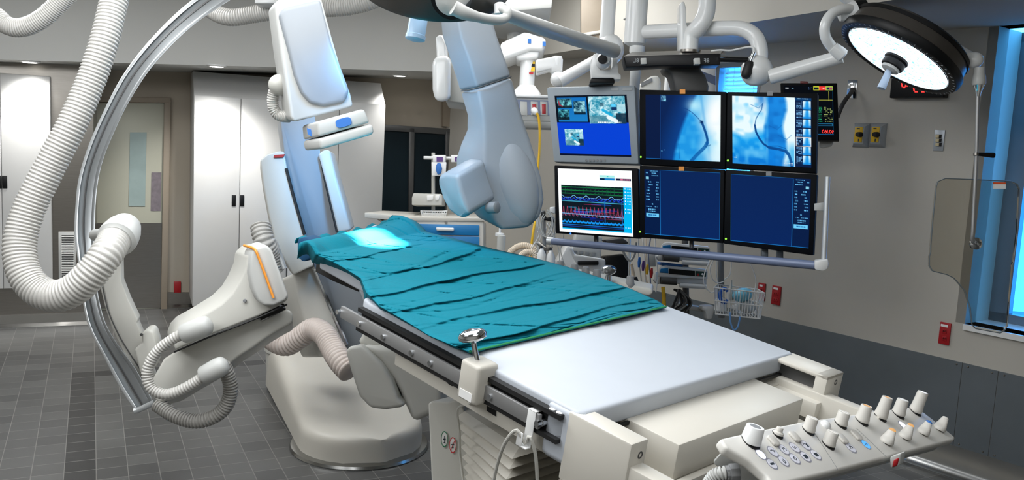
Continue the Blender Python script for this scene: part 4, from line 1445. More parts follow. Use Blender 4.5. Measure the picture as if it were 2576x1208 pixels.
def pic_waves():
    p = Pic(210, 190, (250, 254, 255))
    x0, y0, x1, y1 = .045, .26, .88, .93
    p.rect(x0, y0, .985, y1 + .015, (0, 182, 240)); p.rect(x0, y0, x1, y1, (12, 24, 34))
    X = p.X
    p.rect(.57, .085, .77, .12, (170, 236, 232)); p.words(.64, .095, .7, 1, .02, 3, (40, 190, 190), .016)
    p.rect(.57, .125, .77, .16, (20, 130, 200)); p.rect(.575, .13, .64, .153, (6, 30, 60)); p.rect(.785, .125, .985, .16, (20, 24, 60)); p.words(.85, .132, .97, 1, .02, 4, (235, 120, 160), .018, .95)

    def wave(fy, wd, rgb, al=1):
        D = np.abs(p.Y - fy(X)); s = .5 / p.h
        p.blend(np.clip((wd + s - D) / (2 * s), 0, 1) * ((X > x0) & (X < x1)) * al, rgb)
    for k, y in enumerate((.285, .335, .385)):
        wave(lambda q: y + .008 * q, .006, (30, 120, 80), .8)
        wave(lambda q: y - .022 * np.exp(-(((q * 19) % 1 - .5) / .06) ** 2), .003, (20, 150, 60), .9)
    for i in range(10):
        p.rect(x0 + .05 + i * .083, .3, x0 + .053 + i * .083, .4, (20, 110, 70), .7)
    wave(lambda q: .45 - .035 * np.clip(np.sin(q * 37), 0, 1) ** 1.5, .005, (130, 210, 255))
    wave(lambda q: .465 + .012 * np.sin(q * 110), .007, (30, 70, 220))
    wave(lambda q: .49 + .006 * np.sin(q * 70), .004, (20, 70, 200))
    wave(lambda q: .505 + .01 * q, .006, (70, 180, 210))
    r = np.random.RandomState(3)
    for k in range(22):
        a = r.uniform(x0, x1 - .15); y = .53 + .32 * r.rand()
        p.rect(a, y, min(x1, a + r.uniform(.1, .4)), y + .012, ((20, 40, 190), (20, 90, 220), (30, 150, 190), (190, 40, 90))[k % 4], .6)
    ph = lambda q: (q * 19) % 1
    qs = np.linspace(x0, x1, 170)
    p.line([(q, .70 - .085 * math.exp(-((ph(q) - .3) / .12) ** 2) + .035 * math.sin(2 * PI * ph(q) + 3.4)) for q in qs], .0045, (235, 80, 120), 1)
    p.line([(q, .715 + .03 * math.sin(2 * PI * ph(q) + 2.2)) for q in qs], .003, (200, 130, 200), .8)
    wave(lambda q: .70 + .03 * q, .006, (120, 190, 240), .9)
    wave(lambda q: .835 - .02 * np.exp(-((ph(q) - .5) / .12) ** 2), .014, (20, 150, 240))
    wave(lambda q: .875 + 0 * q, .005, (20, 130, 230)); wave(lambda q: .9 + 0 * q, .004, (16, 70, 190))
    for q in (.63, .86):
        p.rect(q - .008, .48, q + .008, .84, (20, 120, 220), .65)
    for i, y in enumerate((.27, .32, .37, .41, .46, .5, .58, .63, .86)):
        p.rect(.9, y, .908, y + .02, (255, 255, 255)); p.words(.93, y + .004, .975, 1, .02, 50 + i, (235, 250, 255), .014, .9)
    return p


def pic_vitals():
    p = Pic(130, 130, (4, 8, 16))
    w_ = (230, 235, 240)
    p.words(.03, .03, .1, 1, .02, 5, w_, .025, .9); p.words(.16, .035, .2, 1, .02, 6, (120, 170, 190), .02, .9)
    p.words(.5, .02, .56, 2, .035, 7, (110, 150, 210), .018, .9)
    p.rect(.6, .01, .715, .085, (220, 226, 60)); p.rect(.61, .02, .705, .075, (8, 26, 40))
    p.rect(.715, .01, .85, .085, (238, 60, 54)); p.words(.75, .035, .82, 1, .02, 8, (255, 255, 255), .03, .95)
    p.rect(.85, .01, .985, .085, (190, 220, 90)); p.rect(.858, .02, .978, .075, (10, 40, 70)); p.words(.92, .025, .97, 2, .025, 9, (255, 90, 140), .018, .9)
    p.rect(.9, .11, .908, .3, (190, 190, 80)); p.rect(.6, .28, .98, .287, (190, 190, 80)); p.words(.6, .22, .66, 2, .03, 12, (190, 190, 80), .014, .9)
    for i in range(9):
        p.words(.64, .42 + i * .035, .76, 1, .02, 20 + i, (40, 180, 120), .014, .9)
        p.words(.8, .42 + i * .035, .98, 1, .02, 40 + i, (190, 210, 120), .014, .6)
    p.rect(.5, .75, .985, .8, (30, 100, 140)); p.rect(.5, .76, .95, .79, (6, 12, 22)); p.rect(.5, .96, .985, .975, (20, 90, 140)); p.rect(.975, .1, .985, .97, (10, 60, 90))
    return p


# ---------------------------------------------------------------- monitor bank on its ceiling boom


def dq(x):
    """depth of the bank's front at pixel column x"""
    return 4.18 - (x - 1608) * .00078


def monitor(name, label, outer, scr, pic, bez, frame_m, strength, thick=.06, off=0, group='monitors on the boom', bev=.005):
    q = [P(x, y, dq(x) + off) for x, y in outer]
    nrm = (q[1] - q[0]).cross(q[3] - q[0]).normalized()
    if nrm.y < 0:
        nrm = -nrm
    c = sum(q, V()) / 4
    q = [PL(x, y, c, nrm) for x, y in outer]
    t = thing(name, label, 'monitor', c, group)
    b = MB().prism(q, nrm * thick)
    b.build('bezel', frame_m, t, bev, 2)
    cs = c - nrm * .0015
    screen('screen', [PL(x, y, cs, nrm) for x, y in scr], pic, t, strength)
    return t, c, nrm, cs


MON = []
t, c, nr, cs = monitor('x_ray_monitor', 'upper left black monitor of four, orange tab, pale side view angiogram', [(1608, 225), (1828, 231), (1824, 425), (1609, 414)], [(1624, 238), (1813, 240), (1812, 407), (1625, 400)], pic_lateral(), 0, m_bezel, 1.0)
MON.append((t, c, nr, cs, (1717, 231), m_orange, (1612, 395), m_ledgreen))
t, c, nr, cs = monitor('x_ray_monitor', 'upper right black monitor of four, angiogram with a column of thumbnails', [(1829, 231), (2057, 234), (2053, 436), (1826, 423)], [(1842, 241), (2041, 247), (2041, 422), (1843, 411)], pic_frontal(), 0, m_bezel, 1.0)
MON.append((t, c, nr, cs, (1937, 236), m_grey, (1831, 404), m_ledgreen))
t, c, nr, cs = monitor('x_ray_monitor', 'lower left black monitor of four, empty blue screen with text at left', [(1609, 416), (1823, 427), (1819, 612), (1608, 598)], [(1621, 426), (1812, 435), (1810, 604), (1623, 589)], pic_blank(False), 0, m_bezel, 1.0)
MON.append((t, c, nr, cs, (1714, 425), m_orange, (1610, 583), m_ledgreen))
t, c, nr, cs = monitor('x_ray_monitor', 'lower right black monitor of four, empty blue screen with text at right', [(1825, 427), (2056, 439), (2046, 643), (1820, 613)], [(1839, 438), (2040, 451), (2034, 625), (1838, 606)], pic_blank(True), 0, m_bezel, 1.0)
MON.append((t, c, nr, cs, (1934, 437), m_grey, (1826, 601), m_ledgreen))
t, c, nr, cs = monitor('video_monitor', 'old grey bezel monitor showing camera pictures on blue, above the wave monitor', [(1374, 219), (1597, 214), (1607, 414), (1392, 408)], [(1395, 241), (1576, 238), (1588, 395), (1409, 390)], pic_video(), 0, m_beigemon, 1.0, .1, 0, None, .012)
VID = t
b = MB()
for k in range(6):
    p_ = PL(1475 + k * 9.3, 404, cs, nr)
    b.lathe(p_, -nr, [(0, .006), (.002, .006), (.002, 0)], 8)
b.build('button_row', m_grey, t)
b = MB()
for x0_, x1_ in ((1537, 1556), (1566, 1590)):
    b.prism([PL(x, y, cs, nr) for x, y in ((x0_, 222), (x1_, 222), (x1_, 228), (x0_, 228))], -nr * .0006)
b.build('maker_mark', m_tbtxt, t)
t, c, nr, cs = monitor('wave_monitor', 'black monitor with white screen of coloured pressure waves at lower left', [(1394, 416), (1605, 424), (1608, 601), (1397, 587)], [(1403, 424), (1589, 430), (1593, 596), (1408, 582)], pic_waves(), 0, m_bezel, 1.05, .06, 0, None)
MON.append((t, c, nr, cs, None, None, (1435, 588), m_ledblue))
for t, c, nr, cs, tb2, m2, led, ml in MON:
    if tb2:
        x, y = tb2
        MB().prism([PL(a, q, cs, nr) for a, q in ((x - 7, y - 6), (x + 7, y - 6), (x + 7, y + 5), (x - 7, y + 5))], -nr * .001).build('colour_tab', m2, t)
    MB().lathe(PL(led[0], led[1], cs, nr), -nr, [(0, .005), (.001, .004), (.0015, 0)], 10).build('power_light', ml, t)

boom = thing('monitor_boom', 'ceiling boom with white pole, black strip and blue grey rail carrying the monitors', 'monitor boom', P(1740, 120, 4.05))
b = MB().tube([P(1388, 607, 4.28), P(1700, 636, 4.03), P(2056, 668, 3.72)], [px(9, 4.2), px(11, 3.8)], 18, 20)
b.build('bottom_rail', m_barblue, boom)
MB().tube([P(1376, 606, 4.29), P(1392, 607, 4.28)], px(10, 4.2), 16).build('rail_end', m_alurim, boom)
b = MB().prism(PP([(2050, 657), (2083, 652), (2085, 664), (2083, 677), (2070, 683), (2050, 679)], 3.66), shift(2065, 668, -3, -4, 3.66, .05))
b.build('corner_block', m_white, boom, .006)
MB().tube([P(2082, 445, 3.68), P(2077, 560, 3.68), P(2072, 660, 3.68)], px(6.5, 3.68), 14, 10).build('side_handle', m_alurim, boom)
MB().prism(PP([(2050, 512), (2078, 509), (2078, 531), (2050, 530)], 3.72), _w * .012).build('handle_bracket', m_off2, boom, .003)
for x, y0, y1 in ((1740, 590, 625), (1920, 610, 648), (1500, 585, 612)):
    MB().tube([P(x, y0, dq(x) + .07), P(x, y1, dq(x) + .06)], .012, 10).build('rail_post', m_dgrey, boom)
bar = MB().prism(PP([(1569, 141), (1812, 134), (1812, 163), (1670, 164.5), (1575, 170)], [4.05, 3.95, 3.95, 4.0, 4.05]), _w * .09).build('black_strip', m_black, boom, .004)
MB().prism(PP([(1590, 131), (1822, 124), (1812, 135), (1570, 141)], [4.16, 4.06, 3.96, 4.06]), -_u * .006).build('steel_cover', m_steel, boom)
for x0_, lt, lx in ((1612, '8L', 1600), (1747, '8F', 1777)):
    MB().prism(PP([(x0_, 146), (x0_ + 14, 145.5), (x0_ + 15, 161), (x0_ + 1, 161.5)], 3.935 + (1747 - x0_) * .00058), _w * .03).build('white_button', m_off2, bar, .002)
    pl_ = P(lx, 153, 4.026 if lx < 1700 else 3.958)
    lettering('strip_lettering', lt, .028, pl_ - _w * .004, _r - _u * -.03, _u, m_tbtxt, bar, True)
b = MB().prism(PP([(1712, 5), (1722, 1), (1727, 20), (1727, 62), (1733, 67), (1756, 82), (1757, 128), (1712, 130)], 4.08), _w * .1)
b.build('yoke', m_white, boom, .014, 3)
MB().tube([P(1780, -40, 4.06), P(1779, 10, 4.06), P(1774, 40, 4.06), P(1758, 68, 4.07), P(1738, 92, 4.1), P(1734, 128, 4.1)], px(22, 4.06), 22, 30).build('boom_arm', m_white, boom)
MB().lathe(P(1736, 132, 4.08), UP, [(0, px(26, 4.08)), (.012, px(26, 4.08)), (.014, px(18, 4.08)), (.02, 0)], 26).build('flange', m_steel, boom)
b = MB().prism(PP([(1669, 164), (1762, 163), (1764, 176), (1775, 188), (1784, 216), (1783, 232), (1701, 232), (1692, 200), (1687, 184), (1674, 178)], 4.1), _w * .12)
b.build('support_arm', m_dgrey, boom, .012, 3)

# pan and tilt camera on the video monitor
ptz = thing('pan_tilt_camera', 'white round-lens pan and tilt camera sitting on the grey monitor', 'camera', P(1520, 205, 4.2))
MB().prism(PP([(1488, 195), (1545, 196), (1547, 209), (1484, 209)], 4.19), _w * .1).build('base', m_black, ptz, .005)
b = MB().prism(PP([(1489, 196), (1488, 172), (1490, 142), (1496, 134), (1503, 136), (1505, 166), (1510, 176), (1536, 176), (1541, 166), (1541, 136), (1550, 135), (1553, 160), (1556, 184), (1562, 188), (1562, 200), (1546, 200), (1544, 196)], 4.18), _w * .07)
b.build('yoke', m_white, ptz, .008, 2)
b = MB().lathe(P(1520, 150, 4.13), _w, [(-.012, .026), (0, .033), (.02, .038), (.07, .038), (.085, .03), (.09, 0)], 26)
b.build('camera_head', m_white, ptz)
MB().lathe(P(1516, 149, 4.112), _w, [(0, .023), (.004, .023), (.004, 0)], 24).build('lens', m_rubber, ptz)

mic = thing('microphone', 'black foam microphone hanging from a rod at the end of the black strip', 'microphone', P(1885, 175, 3.9))
MB().tube([P(1812, 149, 3.94), P(1850, 150, 3.93), P(1882, 151, 3.92)], px(7, 3.9), 12).build('rod', m_black, mic)
a_, c_ = P(1873, 198, 3.9), P(1888, 155, 3.9)
MB().lathe(a_, c_ - a_, [(0, 0), (.003, .012), (.012, .02), (.03, .0235), (.07, .022), (.084, .016), (.086, 0)], 22).build('foam_head', m_rubber, mic)
MB().tube([c_, P(1893, 142, 3.9), P(1897, 132, 3.9)], .009, 10).build('neck', m_chrome, mic)
MB().tube([P(1790, 128, 4.0), P(1812, 126, 3.97), P(1838, 127, 3.96), P(1862, 122, 3.95), P(1886, 118, 3.94), P(1896, 122, 3.92), P(1896, 136, 3.9)], .0045, 8, 40).build('cable', m_white, mic)
MB().lathe(P(1818, 141, 3.93), _r, [(-.012, .011), (.012, .011), (.012, 0)], 12).build('clamp', m_chrome, mic)

# ---------------------------------------------------------------- surgical lamps


def lamp_axis(x, y, sx, sy, toward):
    """unit vector that points sx, sy on the picture and a little towards the lens"""
    v = ray(x, y).normalized()
    rr = (_r - v * _r.dot(v)).normalized(); uu = rr.cross(v)
    return (rr * sx - uu * sy - v * toward).normalized()


m_lens = bpy.data.materials.new('lamp_facets'); m_lens.use_nodes = True
_n, _l = m_lens.node_tree.nodes, m_lens.node_tree.links
_p = _n['Principled BSDF']
_tc = _n.new('ShaderNodeTexCoord'); _mp = _n.new('ShaderNodeMapping'); _mp.inputs['Scale'].default_value = (90, 90, 22)
_mp.inputs['Rotation'].default_value = (.3, .9, .2)
_l.new(_tc.outputs['Object'], _mp.inputs['Vector'])
_v = _n.new('ShaderNodeTexVoronoi'); _v.inputs['Scale'].default_value = 1; _l.new(_mp.outputs['Vector'], _v.inputs['Vector'])
_rp = _n.new('ShaderNodeValToRGB'); _rp.color_ramp.elements[0].color = (.95, .99, 1, 1); _rp.color_ramp.elements[0].position = .45
_rp.color_ramp.elements[1].color = (.12, .5, .9, 1); _rp.color_ramp.elements[1].position = .95
_l.new(_v.outputs['Distance'], _rp.inputs[0]); _l.new(_rp.outputs[0], _p.inputs['Emission Color'])
_p.inputs['Emission Strength'].default_value = 1.5 / 2 ** EXPO

LD = 3.75
LN = lamp_axis(2258, 147, -.46, .80, .30)
lc = P(2258, 147, LD)
sl = thing('surgical_lamp', 'lit round surgical lamp with dark rim on a white arm at the right', 'surgical lamp', lc)
R1 = px(136, LD)
MB().lathe(lc, LN, [(.006, R1 * .99), (.002, R1 * 1.0), (.004, R1 * 1.01), (.008, R1 * 1.06), (.004, R1 * 1.15), (-.012, R1 * 1.19), (-.03, R1 * 1.19), (-.034, R1 * 1.16), (-.036, R1 * 1.0), (-.02, R1 * .98)], 72, False).build('rim', m_black, sl)
MB().lathe(lc, LN, [(-.032, R1 * 1.15), (-.085, R1 * 1.12), (-.088, R1 * 1.0), (-.03, R1)], 72, False).build('side_band', m_lampbody, sl)
MB().lathe(lc, LN, [(-.084, R1 * 1.14), (-.1, R1 * 1.14), (-.112, R1 * 1.08), (-.118, R1 * .6), (-.135, R1 * .4), (-.14, 0)], 72).build('back_shell', m_black, sl)
MB().lathe(lc, LN, [(.003, R1 * 1.0), (-.004, R1 * .7), (-.01, R1 * .3), (-.012, .0)], 72).build('lens', m_lens, sl)
b = MB()
for k in range(56):
    an = 2 * PI * k / 56
    e1, e2 = perp(LN)
    dr_ = e1 * math.cos(an) + e2 * math.sin(an); tg = LN.cross(dr_)
    b.cbox(lc + dr_ * R1 * 1.105 + LN * .0065, dr_ * R1 * .05, tg * .002, LN * .001)
so_ = b.build('scale_marks', m_tbtxt, sl); so_['kind'] = 'stuff'
MB().lathe(lc, LN, [(-.01, .052), (.012, .056), (.02, .05), (.028, .052), (.045, .05), (.05, .04), (.05, 0)], 40).build('hub', m_black, sl)
MB().lathe(lc, LN, [(.048, .042), (.06, .04), (.066, .028), (.068, 0)], 32).build('handle_collar', m_off2, sl)
hd = lamp_axis(2245, 185, -.30, .9, .3)
MB().lathe(lc + LN * .06, hd, [(0, .013), (.03, .0155), (.06, .017), (.085, .019), (.092, .018), (.093, 0)], 20).build('handle', mat('frosted_handle', (186, 206, 232), .35), sl)
# joint, yoke tube, elbow and arm
jc = P(2142, 32, LD + .02)
jd = lamp_axis(2145, 30, .78, -.25, -.3)
MB().lathe(P(2165, 27, LD + .04), jd, [(-.02, px(30, LD)), (.02, px(30, LD)), (.026, px(24, LD)), (.026, 0)], 32).build('black_ring', m_black, sl)
MB().lathe(P(2150, 30, LD + .02), jd, [(-.07, .022), (-.05, .03), (-.02, .046), (.004, .05), (.008, .04)], 30).build('joint_cone', m_white, sl)
b = MB().prism(PP([(2170, 8), (2190, 6), (2200, 14), (2197, 36), (2184, 42), (2172, 30)], LD + .02), _w * .06)
b.build('joint_bracket', m_white, sl, .01)
MB().tube([P(2142, 24, LD), P(2118, 24, LD - .02), P(2092, 36, LD - .03), P(2076, 62, LD - .03), P(2076, 90, LD - .02), P(2090, 115, LD), P(2110, 132, LD + .02)], px(13, LD), 18, 40).build('yoke_tube', m_white, sl)
MB().lathe(P(2098, 122, LD), P(2122, 142, LD) - P(2098, 122, LD), [(-.008, .026), (.03, .03), (.05, .03), (.058, .02), (.058, 0)], 24).build('elbow', m_white, sl)
MB().tube([P(2118, 142, LD + .02), P(2020, 170, LD + .1), P(1936, 194, LD + .16)], [px(17, LD), px(19, LD), px(20, LD)], 20, 12).build('spring_arm', m_white, sl)
MB().ball(P(1903, 178, LD + .2), px(40, LD + .2)).build('ball_joint', m_white, sl)
MB().tube([P(1908, 172, LD + .2), P(1912, 130, LD + .2), P(1902, 96, LD + .22), P(1876, 76, LD + .25), P(1836, 71, LD + .3), P(1720, 76, LD + .45), P(1600, 82, LD + .6)], px(19, LD + .3), 22, 60).build('bent_tube', m_white, sl)
MB().lathe(P(1911, 150, LD + .2), -UP, [(-.004, px(20.5, LD + .2)), (.004, px(20.5, LD + .2)), (.004, 0)], 24).build('tube_joint', m_off2, sl)
# hub column both lamp arms turn on
cd_ = 4.35
MB().lathe(P(1596, 112, cd_), UP, [(-.01, .03), (0, px(22, cd_)), (.005, px(27, cd_)), (.2, px(27, cd_)), (.6, px(27, cd_))], 32).build('column', m_white, sl)
MB().lathe(P(1603, 116, cd_), -UP, [(0, .04), (.03, .04), (.05, .03), (.3, .026)], 24).build('lower_column', m_white, sl)
MB().lathe(P(1596, 50, cd_), UP, [(0, px(27.6, cd_)), (.004, px(27.6, cd_)), (.004, .01)], 32).build('column_seam', m_off2, sl)

# second lamp, seen from its side at the top of the frame
TD = 2.75
tc2 = P(1090, -70, TD)
TNv = lamp_axis(1090, -40, -.1, .87, -.45)
tl = thing('surgical_lamp', 'dark surgical lamp cut by the top edge of the photo with pale hanging handle', 'surgical lamp', tc2)
RT = .262
MB().lathe(tc2, TNv, [(.028, RT * .86), (.035, RT * .9), (.035, RT * .98), (.02, RT * 1.0), (-.05, RT * .98), (-.06, RT * .9), (-.08, RT * .5), (-.09, 0)], 72).build('rim', m_lampbody, tl)
MB().lathe(tc2, TNv, [(.03, RT * .88), (.024, RT * .5), (.02, 0)], 60).build('lens', m_lens, tl)
MB().lathe(tc2 + TNv * .03, TNv, [(-.01, .05), (.03, .05), (.04, .036), (.04, 0)], 28).build('hub', m_black, tl)
ha_ = P(1054, 42, TD - .02)
MB().lathe(ha_, P(1045, 94, TD - .02) - ha_, [(-.05, .026), (0, .03), (.06, .0305), (.062, .033), (.074, .033), (.078, .028), (.078, 0)], 26).build('handle', mat('pale_handle', (190, 216, 240), .3), tl)
jd2 = lamp_axis(1120, 10, -.45, .45, .8)
MB().lathe(P(1126, 8, 2.44), -jd2, [(-.01, .0), (-.006, .024), (0, .040), (.03, .043), (.07, .043)], 32).build('joint_cap', m_off2, tl)
MB().lathe(P(1126, 6, 2.48), -jd2, [(0, .056), (.05, .056), (.06, .045), (.06, 0)], 32).build('black_ring', m_black, tl)
MB().tube([P(1140, 18, 2.43), P(1172, 34, 2.45), P(1220, 47, 2.52), P(1256, 50, 2.58), P(1274, 42, 2.60), P(1276, 28, 2.60), P(1262, 24, 2.62)], [px(20, 2.44), px(13, 2.50), px(11, 3), px(10, 3)], 18, 40).build('yoke_tube', m_off2, tl)
MB().lathe(P(1258, 36, 2.63), P(1258, 10, 2.63) - P(1258, 36, 2.63), [(-.004, .014), (0, .02), (.03, .02), (.036, .012), (.036, 0)], 20).build('elbow', m_white, tl)
MB().tube([P(1264, 32, 2.65), P(1400, 82, 3.5), P(1545, 128, 4.1)], [px(17, 2.65), px(19, 3.5), px(18, 4.1)], 20, 12).build('spring_arm', m_off2, tl)
MB().ball(P(1534, 125, 4.5), _r * px(36, 4.5), _w * px(36, 4.5), _u * px(40, 4.5)).build('ball_joint', m_white, tl)
MB().lathe(P(1526, 100, 4.5), UP, [(-.02, px(19, 4.5)), (.02, px(19, 4.5)), (.025, px(18, 4.5)), (.6, px(18, 4.5))], 26).build('drop_tube', m_white, tl)
_le = (-_r - TNv * (-_r).dot(TNv)).normalized()
TLX = tc2 + TNv * .075 + _le * .1
lamp('SPOT', 'surgical_lamp_beam', TLX, TP(*TX(948, 594, .03), .03), 2400, (.75, .92, 1), spot_size=.24, spot_blend=.7, shadow_soft_size=.03)
lamp('SPOT', 'surgical_lamp_glow', TLX, P(800, 440, 4.3), 180, (.1, .48, 1), spot_size=.55, spot_blend=1, shadow_soft_size=.1)
lamp('SPOT', 'surgical_lamp_glow', tc2 + TNv * .1 + _le * .22, P(1140, 260, 3.3), 14, (.1, .5, 1), spot_size=1.0, spot_blend=1, shadow_soft_size=.1)
lamp('SPOT', 'surgical_lamp_glow', TLX, P(810, 200, 3.1), 20, (.1, .46, 1), spot_size=.7, spot_blend=1, shadow_soft_size=.1)
lamp('SPOT', 'surgical_lamp_glow', TLX, P(1120, 500, 3.1), 24, (.12, .52, 1), spot_size=.7, spot_blend=1, shadow_soft_size=.1)
lamp('SPOT', 'surgical_lamp_beam', lc + LN * .1, P(1750, 850, 2.3), 14, (.8, .92, 1), spot_size=1.0, spot_blend=1, shadow_soft_size=.2)

# ---------------------------------------------------------------- things on the right wall


def wrect(x0, y0, x1, y1, t, name, m, parent=None, bevel=0, off=0):
    ya, xa = (y0 + y1) / 2, (x0 + x1) / 2
    s0, s1_ = ws(WR(x0, ya)), ws(WR(x1, ya))
    z1, z0 = WR(xa, y0).z, WR(xa, y1).z
    return MB().prism([WP(s0, z0, off), WP(s1_, z0, off), WP(s1_, z1, off), WP(s0, z1, off)], WIN * t).build(name, m, parent, bevel)


for (x0, y0, x1, y1, lab) in ((2364, 811, 2392, 867, 'red outlet plate low on the right wall under the clear shield'), (1943, 719, 1965, 767, 'red outlet plate on the right wall just right of the wire basket'), (1908, 712, 1926, 756, 'dark red outlet plate half hidden behind the wire basket')):
    t = thing('red_outlet', lab, 'outlet', WR((x0 + x1) / 2, (y0 + y1) / 2))
    wrect(x0, y0, x1, y1, .01, 'cover_plate', m_redp, t, .003)
    h = y1 - y0
    wrect(x0 + 5, y0 + h * .09, x1 - 5, y0 + h * .2, .001, 'label_strip', m_paper, t, 0, .0102)
    for f in (.4, .72):
        xm = (x0 + x1) / 2
        o = wrect(xm - 6, y0 + h * (f - .1), xm + 6, y0 + h * (f + .1), .003, 'socket', m_redp, t, .001, .0102)
        wrect(xm - 3, y0 + h * (f - .05), xm - 1.6, y0 + h * (f + .04), .0005, 'slot', m_black, o, 0, .0133)
        wrect(xm + 1.6, y0 + h * (f - .05), xm + 3, y0 + h * (f + .04), .0005, 'slot', m_black, o, 0, .0133)
for k, (x0, x1, lab) in enumerate(((2148, 2188, 'left of two steel plates with yellow insert and black knob on the right wall'), (2190, 2230, 'right of two steel plates with yellow insert and black knob on the right wall'))):
    y0, y1 = 310, 371
    t = thing('gas_alarm_plate', lab, 'wall plate', WR((x0 + x1) / 2, 340))
    s0, s1_ = ws(WR(x0, 340)), ws(WR(x1, 340)); z1, z0 = WR((x0 + x1) / 2, y0).z, WR((x0 + x1) / 2, y1).z
    ds, dz = (s1_ - s0) * .2, (z1 - z0) * .16
    MB().loft([[WP(s0, z0), WP(s1_, z0), WP(s1_, z1), WP(s0, z1)], [WP(s0, z0, .004), WP(s1_, z0, .004), WP(s1_, z1, .004), WP(s0, z1, .004)], [WP(s0 + ds, z0 + dz, .03), WP(s1_ - ds, z0 + dz, .03), WP(s1_ - ds, z1 - dz, .03), WP(s0 + ds, z1 - dz, .03)]]).build('steel_plate', m_plate, t)
    xm = (x0 + x1) / 2
    y = wrect(xm - 11, 320, xm + 9, 359, .003, 'yellow_insert', m_yel, t, .001, .03)
    wrect(xm - 5, 323, xm + 3, 326, .0005, 'printed_text', m_ink, y, 0, .0331); wrect(xm - 2, 350, xm + 1, 357, .0005, 'printed_arrow', m_ink, y, 0, .0331)
    MB().lathe(WR(xm - 3, 339, .033), WIN, [(0, .016), (.02, .015), (.035, .013), (.036, 0)], 18).build('knob', m_rubber, t)
t = thing('switch_plate', 'small steel plate with three cream switches on the right wall', 'switch', WR(2363, 353))
wrect(2350, 327, 2376, 380, .006, 'cover_plate', m_plate, t, .002)
for y in (343, 353.5, 364):
    o = wrect(2357, y - 4.5, 2370, y + 4.5, .004, 'switch_frame', m_black, t, 0, .006)
    wrect(2356, y - 4, 2365, y + 4, .008, 'switch', mat('cream_switch', (206, 190, 150), .5), t, .001, .006)
# bracket plate with cable and the vital signs monitor
t = thing('monitor_bracket', 'chrome wall plate with curved black arm reaching the small vitals monitor', 'bracket', WR(2144, 225))
wrect(2133, 202, 2156, 248, .008, 'wall_plate', m_chrome, t, .002)
MB().tube([WR(2146, 222, .01), WR(2142, 232, .05), WR(2128, 250, .1), WR(2116, 270, .13), WR(2106, 296, .15)], .014, 10, 20, .45).build('bracket_arm', m_dgrey, t)
t, c, nr, cs = monitor('vitals_monitor', 'black wall monitor with red reading behind the upper right screen', [(1963, 209), (2106, 209), (2111, 354), (1968, 352)], [(1972, 217), (2096, 217), (2099, 342), (1976, 340)], pic_vitals(), 0, m_bezel, 1.0, .07, dq(0) * 0 + 4.75 - dq(2030), None)
e_ = PL(2095, 333, cs, nr) - PL(2075, 332, cs, nr)
lettering('red_reading', '97/60', .028, PL(2082.5, 332, cs - nr * .001, nr), e_, e_.cross(nr) if e_.cross(nr).z > 0 else nr.cross(e_), m_ledred, t, True, .0)
MB().prism([PL(x, y, c, nr) for x, y in ((2013, 204), (2032, 205), (2032, 211), (2013, 210))], nr * .03).build('alarm_light', mat('alarm_lens', (120, 40, 36), .4), t, .002)
MB().prism([PL(x, y, c + nr * .075, nr) for x, y in ((2062, 352), (2098, 354), (2092, 366), (2070, 372), (2060, 368))], nr * .06).build('support_hand', m_off2, t, .008)
# digital clock
t = thing('wall_clock', 'black digital wall clock with red digits half hidden behind the lit lamp', 'clock', WR(2322, 215))
wrect(2255, 172, 2390, 248, .06, 'clock_case', m_black, t, .006)


def seg(b, x0, y0, x1, y1, off=.0602):
    w2 = 1.7
    if abs(x1 - x0) > abs(y1 - y0):
        q = [(x0, y0 - w2), (x1, y1 - w2), (x1, y1 + w2), (x0, y0 + w2)]
    else:
        q = [(x0 - w2, y0), (x0 + w2, y0), (x1 + w2, y1), (x1 - w2, y1)]
    b.prism([WR(x, y, off) for x, y in q], WIN * .001)


for segs in ([(2268, 207, 2270, 219), (2271, 220, 2277, 220), (2279, 212, 2278, 219), (2283, 213, 2282, 218)], [(2298, 218, 2300, 230), (2301, 231, 2309, 231)], [(2318, 231, 2326, 231), (2328, 226, 2328, 230)], [(2339, 230, 2342, 230)]):
    b = MB()
    for q in segs:
        seg(b, *q)
    b.build('red_digit', m_ledred, t)

# clear shield hanging from its own ceiling arm
sh = thing('clear_radiation_shield', 'clear hanging acrylic shield with steel rod in front of the right window', 'shield', P(2440, 600, 3.6))
outs = [(2355, 472), (2359, 457), (2378, 449), (2460, 452), (2543, 456), (2559, 463), (2565, 476), (2559, 584), (2550, 657), (2546.5, 668), (2547.5, 673), (2541, 740), (2534, 820), (2527, 832), (2516, 838.5), (2454, 827), (2445, 816), (2441, 776), (2427, 731), (2400, 700), (2382, 691), (2346, 682), (2338, 669), (2338, 646), (2341.7, 633), (2341, 624), (2346, 561)]
pts = PP(outs, 3.6)
MB().prism(pts, _w * .012).build('panel', m_acryl, sh, 0)
loop = pts + [pts[0]]
MB().tube(loop, .0022, 6).build('panel_edge', m_acryledge, sh)
b = MB().prism(PP([(2498, 458), (2530, 459), (2530, 475), (2498, 475)], 3.597), _w * .001)
lb = b.build('warning_label', m_paper, sh)
MB().prism(PP([(2498, 458), (2530, 459), (2530, 463), (2498, 463)], 3.596), _w * .001).build('orange_band', mat('label_orange', (230, 90, 40), .5), lb)
MB().tube([P(2460, 240, 3.57), P(2456, 400, 3.57), P(2450, 520, 3.57), P(2447, 585, 3.57), P(2445, 604, 3.575), P(2452, 613, 3.585)], .0075, 12, 40).build('rod', m_rail, sh)
MB().lathe(P(2454, 613, 3.6), -_w, [(-.004, .026), (.006, .026), (.01, .021), (.014, .012), (.03, .01), (.032, 0)], 26).build('mount_disc', m_chrome, sh)
